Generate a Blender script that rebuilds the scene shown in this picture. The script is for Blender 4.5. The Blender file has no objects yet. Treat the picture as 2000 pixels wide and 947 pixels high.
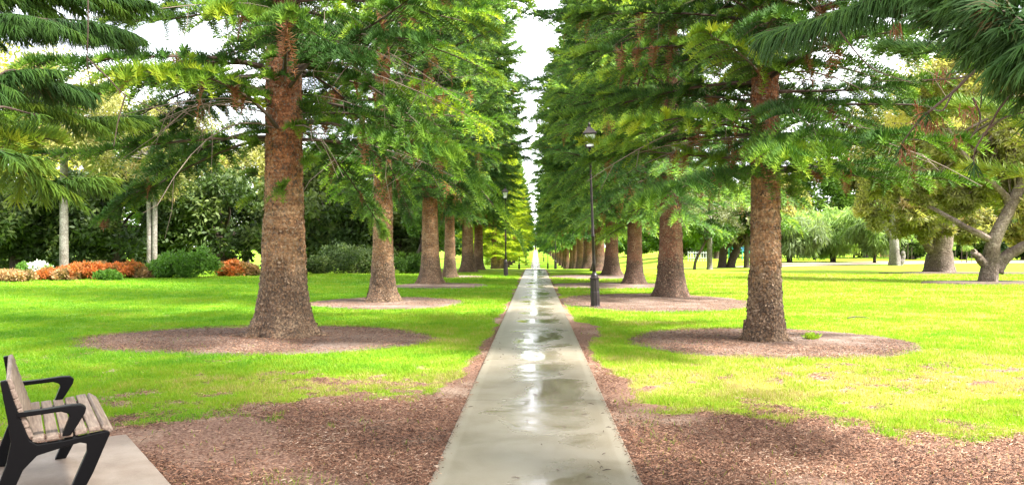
import bpy, math, random
import numpy as np
from mathutils import Vector
PI = math.pi
S = bpy.context.scene
COL = S.collection

# ------------------------------------------------------------------ camera
CAM_H, F = 1.6, 1500.0            # eye height, focal length in photo pixels (photo 2000 wide)
cam = bpy.data.cameras.new('camera'); co = bpy.data.objects.new('camera', cam); COL.objects.link(co)
cam.sensor_width = 36; cam.lens = 27.0
cam.shift_x = -0.023; cam.shift_y = 0.0045
cam.clip_start = 0.05; cam.clip_end = 6000
co.location = (0, 0, CAM_H); co.rotation_euler = (PI/2, 0, 0)
S.camera = co
# ------------------------------------------------------------------ light
SUN_EL, SUN_AZ = 50, 112           # azimuth clockwise from +Y (the way the path runs)
w = bpy.data.worlds.new('World'); S.world = w; w.use_nodes = True
nt = w.node_tree; nt.nodes.clear()
out = nt.nodes.new('ShaderNodeOutputWorld'); bg = nt.nodes.new('ShaderNodeBackground')
sky = nt.nodes.new('ShaderNodeTexSky'); sky.sky_type = 'NISHITA'; sky.sun_disc = False
sky.sun_elevation = math.radians(SUN_EL); sky.sun_rotation = math.radians(SUN_AZ)
sky.air_density = 1.0; sky.dust_density = 2.0
tc = nt.nodes.new('ShaderNodeTexCoord')
mp = nt.nodes.new('ShaderNodeMapping'); mp.inputs['Scale'].default_value = (1, 1, 2.4)
nz = nt.nodes.new('ShaderNodeTexNoise'); nz.inputs['Scale'].default_value = 5; nz.inputs['Detail'].default_value = 6
cr = nt.nodes.new('ShaderNodeValToRGB')
cr.color_ramp.elements[0].position = .32; cr.color_ramp.elements[0].color = (2.3, 2.35, 2.6, 1)
cr.color_ramp.elements[1].position = .62; cr.color_ramp.elements[1].color = (8.4, 8.4, 8.5, 1)
mx = nt.nodes.new('ShaderNodeMixRGB'); mx.inputs['Fac'].default_value = .86
nt.links.new(tc.outputs['Generated'], mp.inputs['Vector']); nt.links.new(mp.outputs[0], nz.inputs['Vector'])
nt.links.new(nz.outputs['Fac'], cr.inputs['Fac'])
nt.links.new(sky.outputs[0], mx.inputs[1]); nt.links.new(cr.outputs[0], mx.inputs[2])
nt.links.new(mx.outputs[0], bg.inputs['Color']); bg.inputs['Strength'].default_value = 0.10
nt.links.new(bg.outputs[0], out.inputs['Surface'])
sl = bpy.data.lights.new('sun', 'SUN'); so = bpy.data.objects.new('sun', sl); COL.objects.link(so)
sl.energy = 4.2; sl.angle = math.radians(8); sl.color = (1.0, .95, .86)
sd = Vector((math.sin(math.radians(SUN_AZ))*math.cos(math.radians(SUN_EL)), math.cos(math.radians(SUN_AZ))*math.cos(math.radians(SUN_EL)), math.sin(math.radians(SUN_EL))))
so.rotation_euler = sd.to_track_quat('Z', 'Y').to_euler()
S.view_settings.view_transform = 'Standard'; S.view_settings.look = 'None'
S.view_settings.gamma = 1; S.view_settings.use_curve_mapping = False
S.view_settings.exposure = 2.68
S.cycles.max_bounces = 6; S.cycles.diffuse_bounces = 4; S.cycles.glossy_bounces = 3
S.cycles.transmission_bounces = 4; S.cycles.transparent_max_bounces = 4

# ------------------------------------------------------------------ helpers
def at(px, py, Y):                # a photo pixel at distance Y -> a point in the park
    return np.array([(px-1046)/F*Y, Y, CAM_H-(py-481)/F*Y])
def gx(px, Y): return (px-1046)/F*Y

_r = np.random.default_rng(5); _T = _r.random((256, 256))
def vnoise(x, y):
    xi = np.floor(x).astype(int); yi = np.floor(y).astype(int)
    fx = x-xi; fy = y-yi; fx = fx*fx*(3-2*fx); fy = fy*fy*(3-2*fy)
    a = _T[xi & 255, yi & 255]; b = _T[(xi+1) & 255, yi & 255]
    c = _T[xi & 255, (yi+1) & 255]; d = _T[(xi+1) & 255, (yi+1) & 255]
    return (a*(1-fx)+b*fx)*(1-fy)+(c*(1-fx)+d*fx)*fy
def fbm(x, y, o=4):
    s = 0; a = .5; t = 0
    for i in range(o):
        s = s+a*vnoise(x*2**i+17*i, y*2**i+31*i); t += a; a *= .5
    return s/t
def sstep(a, b, x):
    t = np.clip((x-a)/(b-a), 0, 1); return t*t*(3-2*t)
def nrm(v): return v/np.maximum(np.linalg.norm(v, axis=-1, keepdims=True), 1e-9)

class Geo:                        # numpy mesh collector: one Geo = one mesh object
    def __init__(s): s.V = []; s.F = []; s.M = []; s.T = []; s.n = 0
    def add(s, V, faces, mat=0, tint=0.5):
        V = np.asarray(V, float).reshape(-1, 3)
        for f in faces:
            f = np.asarray(f, int)
            if len(f) == 0: continue
            s.F.append(f+s.n); s.M.append(np.full(len(f), mat))
            t = np.asarray(tint, float)
            s.T.append(np.full(len(f), float(t)) if t.ndim == 0 else np.repeat(t, len(f)//len(t)))
        s.V.append(V); s.n += len(V); return s
    def build(s, name, mats, parent=None, smooth=False, loc=None):
        me = bpy.data.meshes.new(name)
        V = np.concatenate(s.V); me.vertices.add(len(V)); me.vertices.foreach_set('co', V.astype(np.float32).ravel())
        li = np.concatenate([f.ravel() for f in s.F]); tot = np.concatenate([np.full(len(f), f.shape[1]) for f in s.F])
        me.loops.add(len(li)); me.loops.foreach_set('vertex_index', li.astype(np.int32))
        me.polygons.add(len(tot)); me.polygons.foreach_set('loop_start', np.concatenate([[0], np.cumsum(tot)[:-1]]).astype(np.int32))
        me.polygons.foreach_set('material_index', np.concatenate(s.M).astype(np.int32))
        me.polygons.foreach_set('use_smooth', np.full(len(tot), bool(smooth)))
        me.update(calc_edges=True)
        a = me.attributes.new('tint', 'FLOAT', 'FACE'); a.data.foreach_set('value', np.concatenate(s.T).astype(np.float32))
        for m in (mats if isinstance(mats, (list, tuple)) else [mats]): me.materials.append(m)
        o = bpy.data.objects.new(name, me); COL.objects.link(o)
        if parent: o.parent = parent
        if loc is not None: o.location = loc
        return o

def tubes(P, R, sides=6, cap=True):
    """P (N,K,3) polylines, R (N,K) radii -> V, faces. Face order: all faces of tube 0 first."""
    P = np.asarray(P, float); R = np.asarray(R, float); N, K, _ = P.shape
    T = np.empty_like(P); T[:, 1:-1] = P[:, 2:]-P[:, :-2]; T[:, 0] = P[:, 1]-P[:, 0]; T[:, -1] = P[:, -1]-P[:, -2]
    T = nrm(T); ax = nrm(P[:, -1]-P[:, 0])[:, None, :]
    ref = np.where(np.abs(ax[..., 2:3]) > .8, np.array([1., .13, 0]), np.array([.11, .07, 1.]))
    A = nrm(np.cross(T, np.broadcast_to(ref, T.shape))); B = np.cross(T, A)
    th = np.arange(sides)*2*PI/sides
    V = P[:, :, None]+R[:, :, None, None]*(A[:, :, None]*np.cos(th)[:, None]+B[:, :, None]*np.sin(th)[:, None])
    i = np.arange(K-1)[:, None]; j = np.arange(sides)[None]; j2 = (j+1) % sides
    q = np.stack([i*sides+j, (i+1)*sides+j, (i+1)*sides+j2, i*sides+j2], -1).reshape(-1, 4)
    off = (np.arange(N)*K*sides)[:, None, None]
    fs = [(q[None]+off).reshape(-1, 4)]
    if cap:
        c = np.arange(sides)[None]; fs.append((c[None]+off).reshape(-1, sides)); fs.append(((K-1)*sides+c[::-1][None]+off).reshape(-1, sides))
    return V.reshape(-1, 3), fs
def tube(g, pts, rad, sides=8, mat=0, tint=.5, cap=True):
    pts = np.array(pts, float); rad = np.broadcast_to(np.asarray(rad, float), (len(pts),))
    V, f = tubes(pts[None], rad[None], sides, cap); g.add(V, f, mat, tint)
def curve(pts, n):                # smooth resample of a control polyline
    pts = np.array(pts, float); t = np.linspace(0, len(pts)-1, n); o = []
    for u in t:
        i = min(int(u), len(pts)-2); f = u-i
        p0 = pts[max(i-1, 0)]; p1 = pts[i]; p2 = pts[i+1]; p3 = pts[min(i+2, len(pts)-1)]
        o.append(.5*((2*p1)+(-p0+p2)*f+(2*p0-5*p1+4*p2-p3)*f*f+(-p0+3*p1-3*p2+p3)*f**3))
    return np.array(o)
def spikes(P, D, L, W, bend=0.0):          # bent three-sided cords, one tint each
    N = len(P); up = np.array([0, 0, 1.])
    M = P+D*(L*.55)[:, None]; E = P+D*L[:, None]+up*(L*bend)[:, None] if np.ndim(bend) else P+D*L[:, None]+up*(L*bend)[:, None]
    pts = np.stack([P, M, E], 1); R = np.stack([W*.5, W*.5, W*.08], 1)
    return tubes(pts, R, 3, False)
def diamonds(P, D, L, W, rng, wmid=.45):      # flat pointed leaf
    N = len(P); r = nrm(np.cross(D, rng.normal(size=(N, 3))))
    m = P+D*(L*wmid)[:, None]; h = r*(W*.5)[:, None]
    V = np.stack([P, m-h, P+D*L[:, None], m+h], 1).reshape(-1, 3)
    f = np.arange(N*4).reshape(N, 4)
    return V, [f]
def box(g, c, s, rot=0, mat=0, tint=.5, axes=None):
    c = np.array(c, float); s = np.array(s, float)/2
    v = np.array([[x, y, z] for x in (-1, 1) for y in (-1, 1) for z in (-1, 1)], float)*s
    if axes is not None: v = v@np.array(axes)
    elif rot: v = v@np.array([[math.cos(rot), math.sin(rot), 0], [-math.sin(rot), math.cos(rot), 0], [0, 0, 1]])
    g.add(v+c, [np.array([[0, 1, 3, 2], [4, 6, 7, 5], [0, 4, 5, 1], [2, 3, 7, 6], [0, 2, 6, 4], [1, 5, 7, 3]])], mat, tint)
def lathe(g, prof, sides=20, mat=0, tint=.5, c=(0, 0, 0), flute=0, nfl=10):
    prof = np.array(prof, float); th = np.arange(sides)*2*PI/sides
    r = prof[:, 0:1]*(1+flute*np.cos(th*nfl)[None]*(prof[:, 2:3] if prof.shape[1] > 2 else 1))
    V = np.stack([r*np.cos(th), r*np.sin(th), np.repeat(prof[:, 1:2], sides, 1)], -1)+np.array(c)
    K = len(prof); i = np.arange(K-1)[:, None]; j = np.arange(sides)[None]; j2 = (j+1) % sides
    q = np.stack([i*sides+j, i*sides+j2, (i+1)*sides+j2, (i+1)*sides+j], -1).reshape(-1, 4)
    g.add(V, [q, np.arange(sides)[::-1][None], ((K-1)*sides+np.arange(sides))[None]], mat, tint)
def bevel(o, wd=.006, seg=2):
    m = o.modifiers.new('bevel', 'BEVEL'); m.width = wd; m.segments = seg; m.limit_method = 'ANGLE'; return o

def tag(o, label=None, cat=None, group=None, kind=None):
    for k, v in (('label', label), ('category', cat), ('group', group), ('kind', kind)):
        if v: o[k] = v
    return o
def empty(name, loc, label, cat, group=None, rz=0, sc=1):
    o = bpy.data.objects.new(name, None); COL.objects.link(o); o.location = loc
    o.rotation_euler = (0, 0, rz); o.scale = (sc,)*3 if np.ndim(sc) == 0 else sc; o.empty_display_size = .3
    return tag(o, label, cat, group)
def copy_thing(src, loc, rz, sc, label):
    r = src.copy(); COL.objects.link(r); r.location = loc; r.rotation_euler = (0, 0, rz); r.scale = (sc,)*3 if np.ndim(sc) == 0 else sc
    r['label'] = label
    for ch in list(src.children):
        c = ch.copy(); COL.objects.link(c); c.parent = r
        for gch in ch.children:
            d = gch.copy(); COL.objects.link(d); d.parent = c
    return r

# ------------------------------------------------------------------ materials
def mat(name):
    m = bpy.data.materials.new(name); m.use_nodes = True
    return m, m.node_tree, m.node_tree.nodes['Principled BSDF']
class N_:                          # tiny node helper
    def __init__(s, nt): s.nt = nt
    def __call__(s, typ, ins=None, **kw):
        n = s.nt.nodes.new(typ)
        for k, v in kw.items(): setattr(n, k, v)
        for k, v in (ins or {}).items():
            if isinstance(v, bpy.types.NodeSocket): s.nt.links.new(v, n.inputs[k])
            else: n.inputs[k].default_value = v
        return n
    def ramp(s, fac, stops, interp='LINEAR'):
        n = s.nt.nodes.new('ShaderNodeValToRGB'); e = n.color_ramp.elements; n.color_ramp.interpolation = interp
        while len(e) < len(stops): e.new(.5)
        for i, (p, c) in enumerate(stops):
            e[i].position = p; e[i].color = tuple(c)+(1,) if np.ndim(c) else (c, c, c, 1)
        s.nt.links.new(fac, n.inputs['Fac']); return n.outputs['Color']
    def noise(s, scale, detail=4, rough=.55, vec=None, out='Fac', dist=0):
        n = s('ShaderNodeTexNoise', {'Scale': scale, 'Detail': detail, 'Roughness': rough, 'Distortion': dist})
        if vec is not None: s.nt.links.new(vec, n.inputs['Vector'])
        return n.outputs[out]
    def mix(s, fac, a, b, mode='MIX'):
        n = s('ShaderNodeMixRGB', blend_type=mode)
        for k, v in (('Fac', fac), ('Color1', a), ('Color2', b)):
            if isinstance(v, bpy.types.NodeSocket): s.nt.links.new(v, n.inputs[k])
            else: n.inputs[k].default_value = v if k == 'Fac' else tuple(v)+(1,)
        return n.outputs[0]
    def math(s, op, a, b=0.0):
        n = s('ShaderNodeMath', operation=op)
        for k, v in ((0, a), (1, b)):
            if isinstance(v, bpy.types.NodeSocket): s.nt.links.new(v, n.inputs[k])
            else: n.inputs[k].default_value = v
        return n.outputs[0]
def foliage(name, stops, transl=.35, rough=.55, nscale=3.0):
    m, nt, b = mat(name); N = N_(nt)
    t = N('ShaderNodeAttribute', attribute_name='tint').outputs['Fac']
    g = N('ShaderNodeNewGeometry').outputs['Position']
    v = N.math('ADD', t, N.math('MULTIPLY', N.math('SUBTRACT', N.noise(nscale, 2, vec=g), .5), .35))
    c = N.ramp(v, stops)
    nt.links.new(c, b.inputs['Base Color']); b.inputs['Roughness'].default_value = rough
    b.inputs['Specular IOR Level'].default_value = .25
    tr = N('ShaderNodeBsdfTranslucent'); nt.links.new(N.mix(1, c, (1.25, 1.3, .6), 'MULTIPLY'), tr.inputs['Color'])
    ms = N('ShaderNodeMixShader', {'Fac': transl}); nt.links.new(b.outputs[0], ms.inputs[1]); nt.links.new(tr.outputs[0], ms.inputs[2])
    nt.links.new(ms.outputs[0], nt.nodes['Material Output'].inputs['Surface']); return m
# tint: 0 dead brown, .2 dark green ... .8 bright, 1 yellow green
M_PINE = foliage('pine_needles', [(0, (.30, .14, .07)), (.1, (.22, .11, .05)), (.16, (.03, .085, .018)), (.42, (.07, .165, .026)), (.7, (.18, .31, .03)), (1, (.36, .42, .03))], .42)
M_PINE_D = foliage('pine_needles_blue', [(0, (.28, .15, .08)), (.1, (.2, .11, .05)), (.16, (.03, .075, .032)), (.45, (.085, .17, .058)), (.8, (.19, .31, .07)), (1, (.30, .38, .05))], .42)
M_GUM = foliage('gum_leaves', [(0, (.34, .24, .13)), (.25, (.15, .155, .06)), (.6, (.28, .28, .10)), (1, (.50, .42, .17))], .5)
M_DARK = foliage('dark_leaves', [(0, (.014, .028, .009)), (.5, (.05, .085, .024)), (1, (.16, .20, .06))], .35)
M_MID = foliage('mid_leaves', [(0, (.025, .05, .01)), (.5, (.06, .13, .02)), (1, (.14, .24, .03))], .35)
M_WILLOW = foliage('willow_leaves', [(0, (.14, .18, .09)), (.5, (.22, .34, .10)), (1, (.36, .48, .14))], .5)
M_YEL = foliage('yellow_leaves', [(0, (.10, .13, .02)), (.5, (.28, .30, .05)), (1, (.50, .42, .07))], .45)
M_PALE = foliage('pale_leaves', [(0, (.16, .17, .10)), (.5, (.30, .31, .20)), (1, (.48, .48, .36))], .3)
M_ORANGE = foliage('orange_shrub', [(0, (.05, .07, .015)), (.35, (.20, .12, .04)), (.7, (.40, .12, .035)), (1, (.55, .16, .045))], .35, nscale=1.5)
M_RUST = foliage('rust_shrub', [(0, (.08, .09, .03)), (.5, (.28, .17, .08)), (1, (.5, .30, .17))], .3, nscale=1.5)
M_BUSH = foliage('green_bush', [(0, (.03, .07, .01)), (.5, (.07, .16, .02)), (1, (.16, .30, .05))], .35)
M_WHITEF = foliage('white_blossom', [(0, (.25, .27, .2)), (.5, (.7, .7, .7)), (1, (.85, .85, .88))], .2)

def bark(name, stops, base_dark=.5, scale=1.0, rough=.85, bump=.8, warm=False):
    m, nt, b = mat(name); N = N_(nt)
    tc = N('ShaderNodeTexCoord').outputs['Object']
    mp = N('ShaderNodeMapping', {'Vector': tc, 'Scale': (1, 1, .75)}).outputs[0]
    n1 = N.noise(26*scale, 6, .65, mp, dist=.6); n2 = N.noise(2.2*scale, 3, .6, tc); n3 = N.noise(70*scale, 3, .6, mp)
    v = N('ShaderNodeTexVoronoi', {'Vector': mp, 'Scale': 26*scale, 'Randomness': 1}, feature='F1').outputs['Distance']
    rgm = N('ShaderNodeMapping', {'Vector': tc, 'Scale': (1, 1, 6)}).outputs[0]; n4 = N.noise(2.4*scale, 5, .65, rgm, dist=.5)
    mixv = N.math('ADD', N.math('ADD', N.math('MULTIPLY', n1, .34), N.math('MULTIPLY', n2, .36)), N.math('MULTIPLY', n4, .30))
    col = N.ramp(mixv, stops)
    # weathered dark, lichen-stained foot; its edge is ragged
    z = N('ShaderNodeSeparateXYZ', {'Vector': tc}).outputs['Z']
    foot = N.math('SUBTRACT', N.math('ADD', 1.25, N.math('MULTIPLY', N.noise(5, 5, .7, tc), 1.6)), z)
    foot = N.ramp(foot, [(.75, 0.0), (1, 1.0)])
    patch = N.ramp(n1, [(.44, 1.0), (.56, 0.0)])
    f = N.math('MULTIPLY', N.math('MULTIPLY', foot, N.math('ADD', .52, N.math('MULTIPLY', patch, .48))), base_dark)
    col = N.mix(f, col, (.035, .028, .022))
    fl = N.ramp(n3, [(.56, 0.0), (.66, 1.0)])
    col = N.mix(N.math('MULTIPLY', fl, N.math('ADD', .22, N.math('MULTIPLY', foot, .16))), col, (.46, .36, .28))
    if warm:
        hi = N.ramp(N.math('ADD', z, N.math('MULTIPLY', N.noise(1.5, 3, .6, tc), 1.5)), [(0, 0.0), (1, 0.0)]) if False else N.math('MULTIPLY', N.math('MINIMUM', N.math('MAXIMUM', N.math('MULTIPLY', N.math('SUBTRACT', N.math('ADD', z, N.noise(2, 3, .6, tc)), 2.7), .9), 0.0), 1.0), .5)
        col = N.mix(hi, col, N.mix(1, col, (1.25, .72, .5), 'MULTIPLY'))
    # seams between flakes are coloured darker
    col = N.mix(N.math('MULTIPLY', N.ramp(v, [(.36, 0.0), (.6, 1.0)]), .35), col, (.05, .03, .02))
    nt.links.new(col, b.inputs['Base Color']); b.inputs['Roughness'].default_value = rough
    b.inputs['Specular IOR Level'].default_value = .25
    h = N.math('ADD', N.math('MULTIPLY', n1, 1.0), N.math('MULTIPLY', v, -.8))
    bp = N('ShaderNodeBump', {'Height': h, 'Strength': bump, 'Distance': .03}); nt.links.new(bp.outputs[0], b.inputs['Normal'])
    return m
M_BARK = bark('pine_bark', [(.36, (.035, .019, .012)), (.44, (.12, .058, .028)), (.51, (.27, .14, .068)), (.60, (.46, .31, .19))], .9, warm=True)
M_BARKR = bark('red_pine_bark', [(.36, (.035, .015, .011)), (.44, (.11, .042, .026)), (.53, (.21, .088, .055)), (.64, (.34, .20, .14))], .95)
M_BARKG = bark('gum_bark', [(.36, (.06, .052, .048)), (.48, (.14, .128, .12)), (.6, (.25, .235, .225))], .45, .5, bump=.6)
M_BARKW = bark('old_gum_bark', [(.36, (.035, .024, .018)), (.47, (.10, .072, .056)), (.6, (.22, .175, .15))], .6, .5)
M_BARKB = bark('dark_bark', [(.3, (.02, .015, .012)), (.6, (.06, .045, .035))], .4, .5)
def flat(name, c, rough=.6, metal=0, spec=.5, noise=None, bump=0):
    m, nt, b = mat(name); N = N_(nt); b.inputs['Base Color'].default_value = tuple(c)+(1,)
    b.inputs['Roughness'].default_value = rough; b.inputs['Metallic'].default_value = metal; b.inputs['Specular IOR Level'].default_value = spec
    if noise:
        tc = N('ShaderNodeTexCoord').outputs['Object']; n = N.noise(noise[0], 4, .6, tc)
        nt.links.new(N.mix(N.ramp(n, [(.35, 0.0), (.65, 1.0)]), c, noise[1]), b.inputs['Base Color'])
        if bump: bp = N('ShaderNodeBump', {'Height': n, 'Strength': bump, 'Distance': .01}); nt.links.new(bp.outputs[0], b.inputs['Normal'])
    return m
M_TWIG = flat('twig_wood', (.04, .026, .019), .85, noise=(3, (.10, .068, .05)))
M_TWIGP = flat('pale_twig', (.14, .105, .08), .8, noise=(6, (.2, .15, .12)))
M_IRON = flat('black_painted_iron', (.0015, .0015, .002), .45, spec=.12)
M_LAMPI = flat('dark_lamp_iron', (.006, .0045, .005), .4, spec=.3, noise=(9, (.02, .013, .014)))
M_GLASS = flat('frosted_lantern_glass', (.62, .66, .68), .25)

# ------------------------------------------------------------------ ground
def zprof(x, y):
    z = np.interp(y, [-50, 52, 60, 69, 80, 100, 130, 164, 300, 430, 900], [0, 0, -.1, -.5, -.95, -1.6, -1.6, -1.45, -.6, -.1, 1.5])
    k = 1-sstep(7, 22, x)         # the lawn to the right stays level
    return z*k+.25*sstep(20, 60, np.abs(x))*0
ringsL = [(-4.83, 13.45, 3.1, 2.05), (-4.3, 22.1, 2.22, 2.4), (-4.0, 31.8, 2.0, 2.4), (-4.4, 41.5, 1.7, 1.6)]
ringsR = [(3.92, 13.0, 2.32, 2.1), (3.39, 22.6, 2.8, 3.8), (3.2, 32, 2.8, 2.6), (3.3, 41.5, 2.6, 3.0)]
def mulch_mask(x, y):
    """>0.5 = bare mulch, smooth field"""
    n = fbm(x*.9+40, y*.9+3, 4)-.5; n2 = fbm(x*3.1+9, y*3.1+70, 3)-.5
    lim = np.where(x < 0, np.interp(x, [-9, -5.2, -4, -3, -2.2, -1.2, -.7], [6.8, 7.05, 7.15, 7.4, 7.9, 8.1, 9.3]),
                   np.interp(x, [.7, 1.0, 1.5, 2.2, 4, 9], [9.6, 8.6, 7.5, 7.0, 6.85, 6.75]))
    a = .5+(lim-y)*.42
    e = np.abs(x)-.71
    wdt = np.where(x < 0, np.interp(y, [5, 10, 14, 20, 40, 60], [.5, .32, .16, .10, .12, .1]), np.interp(y, [5, 9, 12, 14.5, 15.8, 17, 40, 60], [.5, .34, .18, .45, .45, .12, .1, .05]))
    b = .5+(wdt-e)*2.2
    # worn patches in the turf just past the mulch
    c = np.where(x < 0, .12+.42*np.exp(-((y-9.2)/1.5)**2)*np.exp(-((x+2.2)/2.4)**2), .14+.3*np.exp(-((y-9.2)/2.0)**2)*np.exp(-((x-4.5)/4)**2))
    n3 = fbm(x*7+19, y*9+7, 3)-.5
    return np.maximum(np.maximum(a, b)+n*1.0+n2*.55+n3*.3, c-.06+n*.55+n2*.6+n3*1.1)
def graded(a, b, step, far, g):
    v = list(np.arange(a, b, step)); s = step; x = v[-1]
    while x < far: s *= g; x += s; v.append(x)
    return v
ys = np.array([-60., -20, -6, 0, 2]+graded(3.2, 17, .07, 1600, 1.06))
xr = graded(0, 9, .075, 1600, 1.09); xs = np.array(sorted(set([-v for v in xr]+xr)))
X, Yy = np.meshgrid(xs, ys); Z = zprof(X, Yy)+(fbm(X*.35, Yy*.35, 3)-.5)*.05*sstep(.8, 2, np.abs(X))
g = Geo(); ny, nx = X.shape
i = np.arange(ny-1)[:, None]; j = np.arange(nx-1)[None]
g.add(np.stack([X, Yy, Z], -1), [np.stack([i*nx+j, i*nx+j+1, (i+1)*nx+j+1, (i+1)*nx+j], -1).reshape(-1, 4)])
m, nt, b = mat('lawn_and_mulch'); N = N_(nt)
P = N('ShaderNodeNewGeometry').outputs['Position']
mk = N('ShaderNodeAttribute', attribute_name='mulch').outputs['Fac']
sep = N('ShaderNodeSeparateXYZ', {'Vector': P})
fine = N.noise(28, 3, .6, P); med = N.noise(3.2, 4, .6, P); big = N.noise(.22, 3, .5, P)
st = N('ShaderNodeMapping', {'Vector': P, 'Scale': (.35, 1, 1)}).outputs[0]; streak = N.noise(.55, 4, .6, st)
mk2 = N.ramp(N.math('ADD', mk, N.math('MULTIPLY', N.math('SUBTRACT', fine, .5), .5)), [(.44, 0.0), (.56, 1.0)])
yel = N('ShaderNodeAttribute', attribute_name='dry').outputs['Fac']
yv = N.math('ADD', yel, N.math('ADD', N.math('MULTIPLY', N.math('SUBTRACT', med, .5), .35), N.math('MULTIPLY', N.math('SUBTRACT', streak, .5), .55)))
grass = N.ramp(yv, [(0, (.085, .22, .010)), (.35, (.15, .285, .011)), (.65, (.20, .30, .012)), (1, (.33, .32, .085))])
grass = N.mix(N.math('MULTIPLY', N.ramp(fine, [(.3, 1.0), (.62, 0.0)]), .32), grass, (.05, .10, .008))
soil = N.ramp(N.noise(36, 5, .7, P), [(.3, (.05, .028, .02)), (.5, (.17, .095, .068)), (.68, (.33, .22, .165)), (.85, (.48, .37, .29))])
sand = N.ramp(N.noise(.8, 5, .6, P), [(.52, 0.0), (.68, 1.0)])
soil = N.mix(N.math('MULTIPLY', sand, .6), soil, (.44, .34, .26))
nt.links.new(N.mix(mk2, grass, soil), b.inputs['Base Color']); b.inputs['Roughness'].default_value = .9; b.inputs['Specular IOR Level'].default_value = .12
bp = N('ShaderNodeBump', {'Height': N.noise(60, 4, .7, P), 'Strength': .6, 'Distance': .03}); nt.links.new(bp.outputs[0], b.inputs['Normal'])
M_GROUND = m
def dry_fn(x, y):
    d = np.interp(x, [-30, -6, -1.2, 1, 5, 14, 40], [.30, .28, .42, .52, .58, .64, .56])
    d = d+.3*np.exp(-((y-8.8)/1.7)**2)*sstep(-7, -1, x)-np.where(x > 4, .22*np.exp(-((y-7.8)/.9)**2)*sstep(3, 7, x), 0)
    return d-.2*sstep(40, 80, y)*(x < 5)+(x < 0)*sstep(35, 55, y)*.3
ground = g.build('ground', M_GROUND, smooth=True); tag(ground, kind='structure')
for nm, fn in (('mulch', mulch_mask), ('dry', dry_fn)):
    a = ground.data.attributes.new(nm, 'FLOAT', 'POINT'); a.data.foreach_set('value', fn(X, Yy).astype(np.float32).ravel())

# mulch rings round the trunks
m, nt, b = mat('pine_mulch'); N = N_(nt); P = N('ShaderNodeNewGeometry').outputs['Position']
st = N('ShaderNodeMapping', {'Vector': P, 'Scale': (.6, 1, 1)}).outputs[0]
soil = N.ramp(N.noise(34, 5, .75, st), [(.3, (.045, .03, .024)), (.5, (.125, .085, .066)), (.68, (.22, .165, .135)), (.85, (.34, .28, .24))])
soil = N.mix(N.math('MULTIPLY', N.ramp(N.noise(1.1, 4, .6, P), [(.45, 0.0), (.7, 1.0)]), .45), soil, (.33, .27, .24))
nt.links.new(soil, b.inputs['Base Color']); b.inputs['Roughness'].default_value = .92; b.inputs['Specular IOR Level'].default_value = .12
bp = N('ShaderNodeBump', {'Height': N.noise(50, 4, .7, P), 'Strength': .8, 'Distance': .04}); nt.links.new(bp.outputs[0], b.inputs['Normal'])
M_MULCH = m
def ring_r(th, k): return 1+.16*(fbm(np.cos(th)*2.5+k*7+20, np.sin(th)*2.5+30, 4)-.5)+.09*(fbm(np.cos(th)*14+k+50, np.sin(th)*14+30, 3)-.5)
def in_rings(x, y, s=1.0):
    r = np.zeros(x.shape, bool)
    for k, (cx, cy, ax, ay) in enumerate(ringsL+ringsR):
        th = np.arctan2((y-cy)/ay, (x-cx)/ax); r |= np.hypot((x-cx)/ax, (y-cy)/ay) < s*ring_r(th, k)
    return r
for k, (cx, cy, ax, ay) in enumerate(ringsL+ringsR):
    g = Geo(); nth = 220; th = np.arange(nth)*2*PI/nth; rr = np.array([0.02, .3, .6, .85, .96, 1.0, 1.03])
    hh = np.array([.03, .028, .024, .020, .016, .008, -.04]); q = ring_r(th, k)
    x = cx+ax*rr[:, None]*np.cos(th)*q; x = np.where(cx < 0, np.minimum(x, -.76), np.maximum(x, .76)); y = cy+ay*rr[:, None]*np.sin(th)*q
    zz = zprof(x, y)+hh[:, None]+(fbm(x*2, y*2, 3)-.5)*.02
    i = np.arange(len(rr)-1)[:, None]; j = np.arange(nth)[None]; j2 = (j+1) % nth
    g.add(np.stack([x, y, zz], -1), [np.stack([i*nth+j, (i+1)*nth+j, (i+1)*nth+j2, i*nth+j2], -1).reshape(-1, 4)])
    tag(g.build('mulch_or_shade_ring', M_MULCH, smooth=True), kind='structure')

M_MULCH_SHADE = flat('dark_mulch_shade', (.035, .026, .018), .95, noise=(4, (.10, .065, .045)))
for k, (cx, cy, ax, ay) in enumerate([(20.2, 34.0, 3.0, 1.5), (25.6, 46.6, 4.6, 1.3)]):  # dark mulch discs that paint in the gums' shade on the ground
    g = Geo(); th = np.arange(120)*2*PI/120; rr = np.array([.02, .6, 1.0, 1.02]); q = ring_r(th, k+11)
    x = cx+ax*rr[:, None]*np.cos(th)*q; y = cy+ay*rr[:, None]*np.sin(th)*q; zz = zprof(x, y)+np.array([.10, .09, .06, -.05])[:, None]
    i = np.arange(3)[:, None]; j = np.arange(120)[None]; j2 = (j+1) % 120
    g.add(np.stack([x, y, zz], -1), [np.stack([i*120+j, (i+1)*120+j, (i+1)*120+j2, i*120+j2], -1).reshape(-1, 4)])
    tag(g.build('mulch_or_shade_ring', M_MULCH_SHADE, smooth=True), kind='structure')
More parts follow.
